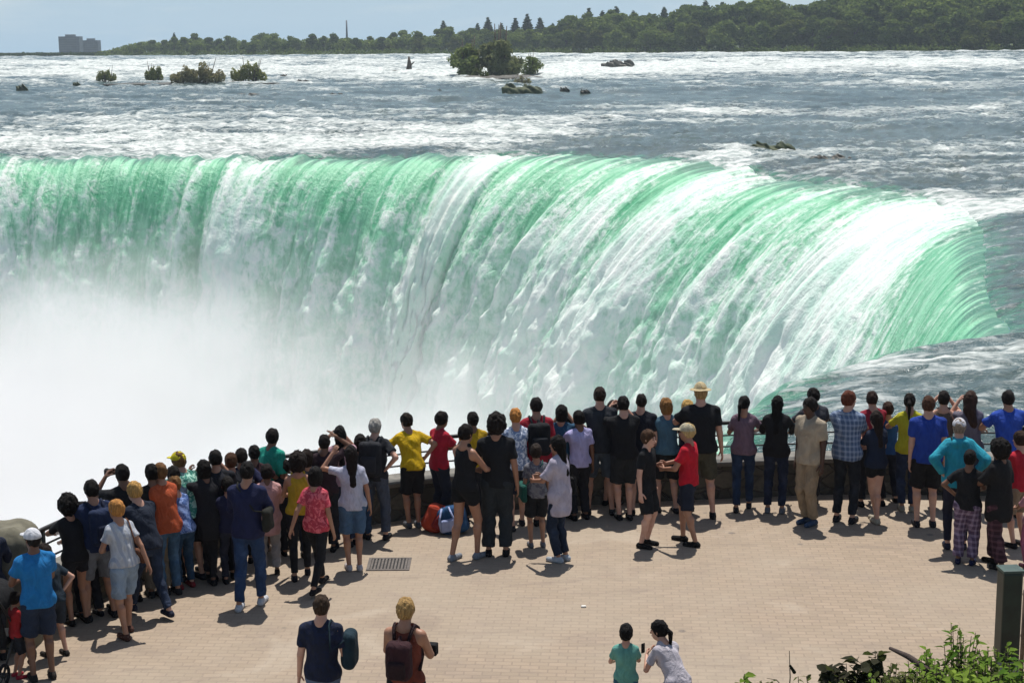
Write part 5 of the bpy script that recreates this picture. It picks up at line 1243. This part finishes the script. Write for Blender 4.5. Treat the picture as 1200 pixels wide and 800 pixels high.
Pn('big man in a beige sun hat, black tee and khaki shorts at the wall', 820, 606, 452, yaw=2, lean=4, arms='rail', legs='wide', top=('tee', '#17181c'), bottom=('shorts', '#4c4a3c'), shoes='#16171b', sk='light', hair=('short', '#a88a5c'), hat=('sun', '#c7b48c'), build=1.25)
Pn('blond woman in dark purple in front of the sun-hatted man', 806, 598, 470, yaw=8, arms='rail', top=('tee', '#2a1f34'), bottom=('trousers', '#23232b'), sk='light', hair=('bob', '#c09a58'), fem=True)
# ---- right part of the wall
Pn('woman with a black ponytail in a mauve tee and blue jeans at the railing', 870, 597, 466, yaw=2, lean=2, arms='rail', legs='stand', top=('tee', '#7c6472'), bottom=('jeans', '#1c3250'), shoes='#2b2b32', sk='tan', hair=('pony', '#120e0d'), fem=True)
Pn('woman with long loose black hair in a black top and navy jeans', 908, 600, 465, yaw=-14, lean=2, arms=('phone', 'rail'), top=('long', '#17171b'), bottom=('jeans', '#16233c'), shoes='#74777e', sk='tan', hair=('long', '#0f0c0b'), fem=True, build=1.05)
Pn('man in a beige shirt and beige trousers turned towards the camera', 947, 614, 466, yaw=130, arms='down', legs='close', top=('shirt', '#b3a48e'), bottom=('trousers', '#a08c72'), shoes='#3c506c', sk='dark', hair=('short', '#191310'), build=1.12, look=-10)
Pn('dark-haired man behind the man in beige, only his head showing', 952, 592, 456, yaw=5, arms='rail', top=('tee', '#43454c'), bottom=('trousers', '#202228'), sk='brown', hair=('short', '#15100d'))
Pn('man in a blue plaid shirt and dark jeans with crossed arms looking right', 990, 611, 459, yaw=-28, arms='cross', legs='stand', top=('shirt', '#54688a', 'plaid', '#8592a8'), bottom=('jeans', '#161c26'), shoes='#22252d', sk='light', hair=('short', '#5b2f20'), look=-35, build=1.05)
Pn('person in a dark red tee at the wall behind the girl in navy', 1020, 592, 460, yaw=0, arms='rail', top=('tee', '#9c2338'), bottom=('trousers', '#1f222a'), sk='light', hair=('short', '#2f1e17'))
Pn('person in a mid-blue tee right beside the dark red tee', 1038, 588, 472, yaw=-5, arms='rail', top=('tee', '#2f5fa8'), bottom=('jeans', '#1c2436'), sk='light', hair=('short', '#3b281d'))
Pn('girl in a navy top and black shorts with crossed bare legs', 1024, 611, 482, yaw=22, arms=('phone', 'front'), legs='crossed', top=('tee', '#17233a'), bottom=('hot', '#111318'), shoes='#b5ab98', sk='light', hair=('long', '#241a16'), fem=True)
Pn('woman with a long dark ponytail in a bright yellow tee', 1062, 598, 462, yaw=4, arms='rail', top=('tee', '#c8c02c'), bottom=('jeans', '#20304c'), shoes='#a09a8c', sk='tan', hair=('pony', '#17110f'), fem=True)
Pn('man in a royal blue tee and black shorts with his back to us', 1083, 616, 465, yaw=-4, arms='down', legs='stand', top=('tee', '#22429c'), bottom=('shorts', '#111216'), shoes='#26262c', sk='light', hair=('short', '#4a3022'), build=1.15)
pc_ = Pn('dark-haired person holding up a camera right of the royal blue tee', 1101, 594, 459, yaw=-15, arms='photo', top=('tank', '#6a5a50'), bottom=('trousers', '#23242a'), sk='light', hair=('short', '#1d1613'))
held(pc_, 'camera', 'black camera held up right of the royal blue tee', 'camera', (0.065, 0.03, 0.04), '#101012', 2, parts='lens')
Pn('woman with brown wavy hair in a grey tee and jeans at the railing', 1133, 598, 460, yaw=3, arms='rail', top=('tee', '#6f6a78'), bottom=('jeans', '#22304a'), sk='light', hair=('wavy', '#3a2922'), fem=True)
hood = Pn('person in a white cap and turquoise hooded jacket', 1119, 642, 492, yaw=-6, lean=4, arms='hip', legs='stand', top=('hoodie', '#2b9fb6'), bottom=('leggings', '#1b1e33'), shoes='#23263a', sk='light', hair=('short', '#8a7a6a'), hat=('cap', '#d5d3d8'), fem=True, build=1.08)
shoulder_bag(hood, 'thin black strap bag across the turquoise jacket', '#17181c', side=1, z=1.0, size=(0.03, 0.09, 0.08), across=True)
Pn('woman in a black top and purple plaid trousers near the right edge', 1131, 660, 528, yaw=-25, arms=('hip', 'front'), legs='stand', top=('tee', '#131418'), bottom=('baggy', '#5d4a63', 'plaid', '#8b7a8f'), shoes='#1c2348', sk='brown', hair=('short', '#120e0c'), fem=True, build=1.15)
Pn('woman in black with dark maroon patterned trousers near the right edge', 1167, 664, 517, yaw=40, arms=('front', 'down'), legs='step', top=('tunic', '#131316'), bottom=('baggy', '#3a1f2a', 'plaid', '#5c4048'), shoes='#1c1715', sk='brown', hair=('curly', '#120e0c'), fem=True, build=1.15)
Pn('broad man in a royal blue tee at the far right of the railing', 1178, 604, 460, yaw=8, lean=5, arms='rail', top=('tee', '#2a50b4'), bottom=('jeans', '#1f2a40'), sk='tan', hair=('short', '#1b1411'), build=1.2)
Pn('child in a red tee and beige shorts at the right edge', 1191, 640, 506, yaw=30, arms='front', top=('tee', '#b81c30'), bottom=('shorts', '#8a7a68'), sk='light', hair=('short', '#33231b'))
Pn('small child in pink trousers cut off by the right picture edge', 1206, 664, 560, yaw=20, arms='front', top=('tee', '#c98f9c'), bottom=('leggings', '#c0718c'), shoes='#6b3a4a', sk='tan', hair=('short', '#17110f'))
Pn('person in black at the right edge of the railing', 1203, 604, 480, yaw=0, arms='rail', top=('tee', '#17171b'), bottom=('trousers', '#20222a'), sk='tan', hair=('short', '#15100d'))
# ---- foreground people
b1 = Pn('man in a navy tee seen from behind in the foreground', 381, 886, 698, yaw=-8, arms=('down', 'carry'), top=('tee', '#1a2238', 'print', '#1c243c'), bottom=('jeans', '#5b6f8c'), sk='light', hair=('crop', '#3a2c20'), build=1.05)
shoulder_bag(b1, 'large dark blue-green bag under the arm of the man in navy tee', '#16303c', side=1, z=1.16, size=(0.075, 0.14, 0.20), yo=0.08, cat='bag')
b2 = Pn('person in an orange-brown tank top with short blond hair in the foreground', 478, 900, 702, yaw=-14, arms=('front', 'front'), top=('tank', '#7a3a2a'), bottom=('shorts', '#14151a'), sk='tan', hair=('short', '#a08050'), build=1.0)
backpack(b2, 'small dark maroon backpack on the person in the tank top', '#3a1c22', '#2a1519', 0.125, 0.19)
held(b2, 'camera', 'black camera held at chest height by the person in the tank top', 'camera', (0.06, 0.05, 0.06), '#0e0e10', 1, off=(0.06, 0.05, 0.02), parts='lens')
Pn('small child with black hair in a mint green top in the foreground', 733, 860, 732, yaw=-6, arms='front', top=('tee', '#6fae9f'), bottom=('shorts', '#3a6c80'), sk='light', hair=('short', '#0f0c0c'))
pw = Pn('woman with a black ponytail in a white top bending towards the small child', 786, 862, 733, yaw=38, lean=34, arms='phone', legs='bent', top=('tee', '#c6c0c8'), bottom=('jeans', '#2a3448'), sk='light', hair=('pony', '#0f0c0c'), fem=True, crouch=0.45, look=25)
held(pw, 'phone', 'small dark phone in the hand of the woman in the white top', 'phone', (0.035, 0.006, 0.07), '#1a1a1e', 0)
# ---- bags on the ground against the wall
def floor_bag(px, py, label, col, col2, w_, h_, tilt, rz):
    c = at_z(px, py, 0); e = empty('backpack', (c.x, c.y, 0), rz); tag(e, label, 'backpack', 'bags left on the ground by the wall')
    fr = (A3(math.cos(tilt), 0, -math.sin(tilt)), A3(0, 1, 0), A3(math.sin(tilt), 0, math.cos(tilt)))
    V = Vox((-.5, -.4, -.02), (.5, .4, .8), 0.013); V.box((0, 0, h_*0.95), fr, (w_, 0.12, h_), 0.09); V.wobble(0.006, 18); V.d = np.maximum(V.d, (0.0-V.ax[2][None, None, :]).astype(np.float32)); p, q, t = V.arrays(); link('main_bag', mesh_np('main_bag', p, q, t), cloth(col), e)
    V = Vox((-.5, -.5, -.02), (.5, .4, .8), 0.012); V.box(A3(0, -0.12, 0)+fr[2]*h_*0.75, fr, (w_*0.72, 0.05, h_*0.45), 0.04); V.wobble(0.004, 22); V.d = np.maximum(V.d, (0.0-V.ax[2][None, None, :]).astype(np.float32)); p, q, t = V.arrays(); link('front_pocket', mesh_np('front_pocket', p, q, t), cloth(col2), e)
    for s_ in (-1, 1):
        A = Acc(); base = fr[2]*h_; A.tube([base*0.5+fr[0]*w_*0.6*s_+A3(0, -0.17, 0), base*1.3+fr[0]*w_*0.5*s_+A3(0, -0.19, 0), base*1.95+fr[0]*w_*0.25*s_+A3(0, -0.08, 0)], 0.014, 6); A.obj('strap', cloth(col2), e)
floor_bag(510, 622, 'orange-red backpack slumped on the ground against the wall', '#b8442c', '#8c2c30', 0.15, 0.20, 0.45, 0.1)
floor_bag(531, 624, 'blue backpack with pale straps on the ground against the wall', '#24507c', '#a8b4dc', 0.20, 0.20, -0.25, -0.1)

# ---- pushchair at the left edge
c = at_z(3, 790, 0); e = empty('pushchair', (c.x-0.05, c.y, 0), R(-10)); tag(e, 'black folding pushchair cut off by the left picture edge', 'pushchair')
blk = cloth('#141519'); A = Acc()
for s_ in (-1, 1):
    A.tube([(0.24*s_, -0.42, 1.02), (0.24*s_, -0.30, 0.92), (0.24*s_, 0.30, 0.16)], 0.014, 7); A.tube([(0.24*s_, -0.32, 0.14), (0.24*s_, 0.05, 0.58), (0.24*s_, 0.25, 0.74)], 0.014, 7)
A.tube([(-0.24, -0.42, 1.02), (0.24, -0.42, 1.02)], 0.018, 8); A.tube([(-0.24, 0.0, 0.30), (0.24, 0.0, 0.30)], 0.012, 7); A.obj('frame', iron, e)
V = Vox((-.35, -.5, .2), (.35, .5, 1.2), 0.016); V.box((0, 0.02, 0.42), I3, (0.20, 0.20, 0.04), 0.03); fr = (A3(1, 0, 0), unit(A3(0, 1, 0.35)), unit(A3(0, -0.35, 1))); V.box((0, -0.20, 0.66), fr, (0.20, 0.03, 0.26), 0.025, 0.03); V.obj('seat', blk, e)
V = Vox((-.35, -.5, .5), (.35, .6, 1.3), 0.016); V.ell((0, -0.06, 0.86), fr, (0.25, 0.30, 0.20), 0.01, cuts=((A3(0, 0, 0.88), unit(A3(0, 0.55, -1))),)); V.obj('hood', blk, e)
for s_ in (-1, 1):
    for y_, r_w in ((-0.32, 0.13), (0.32, 0.10)):
        A = Acc(); th = np.linspace(0, 2*np.pi, 21); A.tube(np.stack([np.full(21, 0.24*s_), y_+(r_w-0.018)*np.cos(th), r_w+(r_w-0.018)*np.sin(th)], -1), 0.018, 7, cap=False); w_ = A.obj('wheel', cloth('#1a1a1c'), e)
        A = Acc(); A.tube([(0.24*s_-0.02, y_, r_w), (0.24*s_+0.02, y_, r_w)], 0.03, 10)
        for k in range(5): A.tube([(0.24*s_, y_, r_w), (0.24*s_, y_+(r_w-0.02)*math.cos(k*1.2566), r_w+(r_w-0.02)*math.sin(k*1.2566))], 0.006, 5)
        A.obj('rim', iron, w_)

# ------------------------------------------------------------------ planting in the foreground
gx, gy = np.meshgrid(np.linspace(0.8, 8.5, 60), np.linspace(8.2, 13.6, 44), indexing='ij')
gz = -0.1+1.0*sstep(13.5, 12.7, gy+0.4*(fbm(gx, 1.0, 0, 3)-0.5))*sstep(0.9, 2.2, gx)+0.14*(fbm(gx*2.2, gy*2.2, 0, 4)-0.5)
tag(link('planting_bed', mesh_np('planting_bed', np.stack([gx, gy, gz], -1).reshape(-1, 3), grid_quads(60, 44, flip=True)), simple('bed_soil', (0.06, 0.045, 0.032), 0.95, 0.4, 8, 0.7, 0.05, coord='pos')), kind='structure')
fl_a = leafmat('fresh_leaf', (0.05, 0.12, 0.018), (0.21, 0.29, 0.05), 3.0)
fl_b = leafmat('olive_leaf', (0.045, 0.075, 0.02), (0.13, 0.13, 0.05), 3.0)
fl_c = leafmat('purple_leaf', (0.022, 0.028, 0.018), (0.055, 0.05, 0.035), 3.0)
stem_m = simple('plant_stem', (0.07, 0.055, 0.03), 0.8, 0.3, 30, 0.2, 0.003)
def leafy(px, py, Yd, hgt_, wid, nst, leaf_len, mat, label, name='leafy_shrub', cat='shrub', group='shrubs in the planting bed', lw=0.42, seed=1):
    top = at_y(px, py, Yd); r_ = np.random.default_rng(seed); e = empty(name, (top.x, Yd, top.z-hgt_)); tag(e, label, cat, group)
    ST, LV = Acc(), []
    shd = []
    for k in range(int(nst*1.9)):
        a = r_.random()*6.28; rr = wid*1.1*r_.random()**0.6; hh_ = hgt_*(1.0-0.55*(rr/wid)**2)*(0.82+0.2*r_.random()) if k else hgt_*0.97
        b0 = A3(math.cos(a)*rr*0.25, math.sin(a)*rr*0.25, -0.15); b2 = A3(math.cos(a)*rr, math.sin(a)*rr, hh_); b1_ = (b0+b2)/2+A3(math.cos(a)*rr*-0.12, 0, 0.05)
        if k == 0: b2[:2] = 0
        t = np.linspace(0, 1, 8)[:, None]; pts = (1-t)**2*b0+2*t*(1-t)*b1_+t*t*b2
        ST.tube(pts, np.linspace(0.008, 0.003, 8), 5)
        nl = int(17+12*r_.random())
        for j in range(nl):
            tt_ = 0.3+0.7*(j+r_.random())/nl; p = (1-tt_)**2*b0+2*tt_*(1-tt_)*b1_+tt_**2*b2
            d = unit(A3(r_.normal(), r_.normal(), 0.35+0.5*r_.normal())); s_ = leaf_len*(0.35+0.65*r_.random())
            sd_ = unit(np.cross(d, A3(r_.normal()*0.4, r_.normal()*0.4, 1))); nr = np.cross(sd_, d); dr = A3(0, 0, -0.25*s_)
            w_ = lw*s_*0.5
            q = [p, p+d*s_*0.35+sd_*w_+nr*s_*0.05, p+d*s_*0.7+sd_*w_*0.75+dr*0.4, p+d*s_+dr, p+d*s_*0.7-sd_*w_*0.75+dr*0.4, p+d*s_*0.35-sd_*w_+nr*s_*0.05, p+d*s_*0.35-nr*s_*0.03, p+d*s_*0.7-nr*s_*0.03+dr*0.4]
            LV.append(np.array(q)); shd += [r_.random()]*8
    n_ = len(LV); base = (np.arange(n_)*8)[:, None]
    qd = np.concatenate([base+np.array([1, 2, 7, 6]), base+np.array([6, 7, 4, 5])]); td = np.concatenate([base+np.array([0, 1, 6]), base+np.array([0, 6, 5]), base+np.array([2, 3, 7]), base+np.array([7, 3, 4])])
    link('foliage', mesh_np('foliage', np.vstack(LV), qd, td, attrs={'shade': np.array(shd)}), mat, e)
    ST.obj('stems', stem_m, e); return e
leafy(1125, 730, 12.4, 1.15, 0.42, 42, 0.10, fl_a, 'tallest bright green leafy shrub just left of the dark post', seed=3)
leafy(1085, 762, 12.2, 0.85, 0.36, 34, 0.10, fl_a, 'lower yellow-green shrub left of the tallest one', seed=4)
leafy(1165, 752, 12.0, 1.0, 0.40, 40, 0.11, fl_a, 'broad green shrub in front of the foot of the dark post', seed=5)
leafy(1195, 768, 11.6, 0.9, 0.36, 34, 0.12, fl_a, 'bright green shrub at the lower right picture corner', seed=6)
leafy(1045, 778, 12.2, 0.8, 0.34, 30, 0.09, fl_b, 'olive green shrub under the fallen branch', seed=7)
leafy(1140, 778, 11.4, 0.8, 0.42, 36, 0.13, fl_a, 'light green large-leaved plant at the bottom edge before the shrubs', seed=12)
leafy(1006, 766, 12.5, 0.75, 0.22, 9, 0.19, fl_c, 'dark broad-leaved plant right of the low leafy clump', 'dark_leaf_plant', 'plant', 'dark broad-leaved plants', 0.62, 8)
leafy(975, 782, 12.4, 0.62, 0.22, 9, 0.19, fl_c, 'dark purplish broad-leaved plant at the bottom edge, left of the fallen branch', 'dark_leaf_plant', 'plant', 'dark broad-leaved plants', 0.62, 9)
leafy(1028, 760, 12.6, 0.8, 0.14, 6, 0.18, fl_c, 'dark curled leaf plant touching the upper end of the fallen branch', 'dark_leaf_plant', 'plant', 'dark broad-leaved plants', 0.7, 10)
leafy(945, 789, 12.3, 0.6, 0.30, 18, 0.08, fl_b, 'low olive ground plant at the bottom edge below the bare twig', seed=11)
leafy(872, 788, 12.5, 0.6, 0.05, 4, 0.12, fl_a, 'single small bright green sprig at the bottom edge, leftmost of the plants', seed=13)
for k_, (x_, y_, c_) in enumerate([(905, 796, fl_b), (990, 792, fl_b), (1020, 790, fl_a), (1062, 786, fl_b), (1100, 780, fl_a), (1130, 792, fl_b), (1175, 782, fl_b)]):
    leafy(x_, y_, 12.0-0.05*k_, 0.62, 0.34, 26, 0.085, c_, ['low creeping plant at the bottom edge, far left of the bed', 'low olive filler plant under the dark broad leaves', 'low green plant before the fallen branch root', 'low olive plant below the fallen branch', 'low fresh green plant under the tallest shrub', 'low olive plant at the bottom edge below the tallest shrub', 'low olive plant at the foot of the dark post'][k_], 'ground_plant', 'plant', 'low plants filling the bed', seed=30+k_)
# bare twig
tp = at_y(925, 762, 12.6); e = empty('bare_twig', (tp.x, 12.6, tp.z-0.95)); tag(e, 'thin bare forked twig with one withered leaf sticking up at the bottom', 'twig')
A = Acc(); A.tube([(0.0, 0, -0.2), (0.0, 0, 0.45), (0.012, 0, 0.72), (0.0, 0, 0.95)], [0.008, 0.007, 0.005, 0.003], 6); A.tube([(0.0, 0, 0.5), (-0.03, 0, 0.62), (-0.10, 0, 0.70), (-0.18, 0, 0.715)], [0.006, 0.005, 0.004, 0.002], 6); A.obj('stem', stem_m, e)
V = Vox((-0.05, -0.05, 0.7), (0.10, 0.05, 0.86), 0.005); V.cap(A3(0.01, 0, 0.82), A3(0.045, 0, 0.765), 0.012, 0.016, 0.005, D=A3(0, 1, 0), sq=2.5); V.obj('withered_leaf', fl_c, e)
# fallen branch
a_ = at_y(1043, 759, 12.7); b_ = at_y(1098, 788, 12.1)
A = Acc(); A.tube([a_, a_*0.6+b_*0.4+Vector((0, 0, 0.01)), a_*0.3+b_*0.7-Vector((0, 0, 0.01)), b_+Vector((0.15, -.1, -.1))], [0.014, 0.024, 0.030, 0.034], 9)
o_ = A.obj('fallen_branch', simple('dark_bark', (0.045, 0.028, 0.022), 0.85, 0.4, 12, 0.5, 0.01, coord='pos')); tag(o_, 'dark slanting broken branch lying over the plants at the bottom', 'branch')

# a scrap of paper on the paving
c = at_z(684, 711, 0); V = Vox((-0.08, -0.07, -0.01), (0.08, 0.07, 0.05), 0.006); V.box((0, 0, 0.012), I3, (0.028, 0.022, 0.010), 0.007, nz=0.008, nsc=30); V.d = np.maximum(V.d, (0.001-V.ax[2][None, None, :]).astype(np.float32))
o_ = V.obj('paper_scrap', simple('paper', (0.62, 0.60, 0.55), 0.9, 0.1, 20, 0.2)); o_.location = (c.x, c.y, 0); tag(o_, 'small crumpled white scrap of paper lying on the open paving', 'litter')
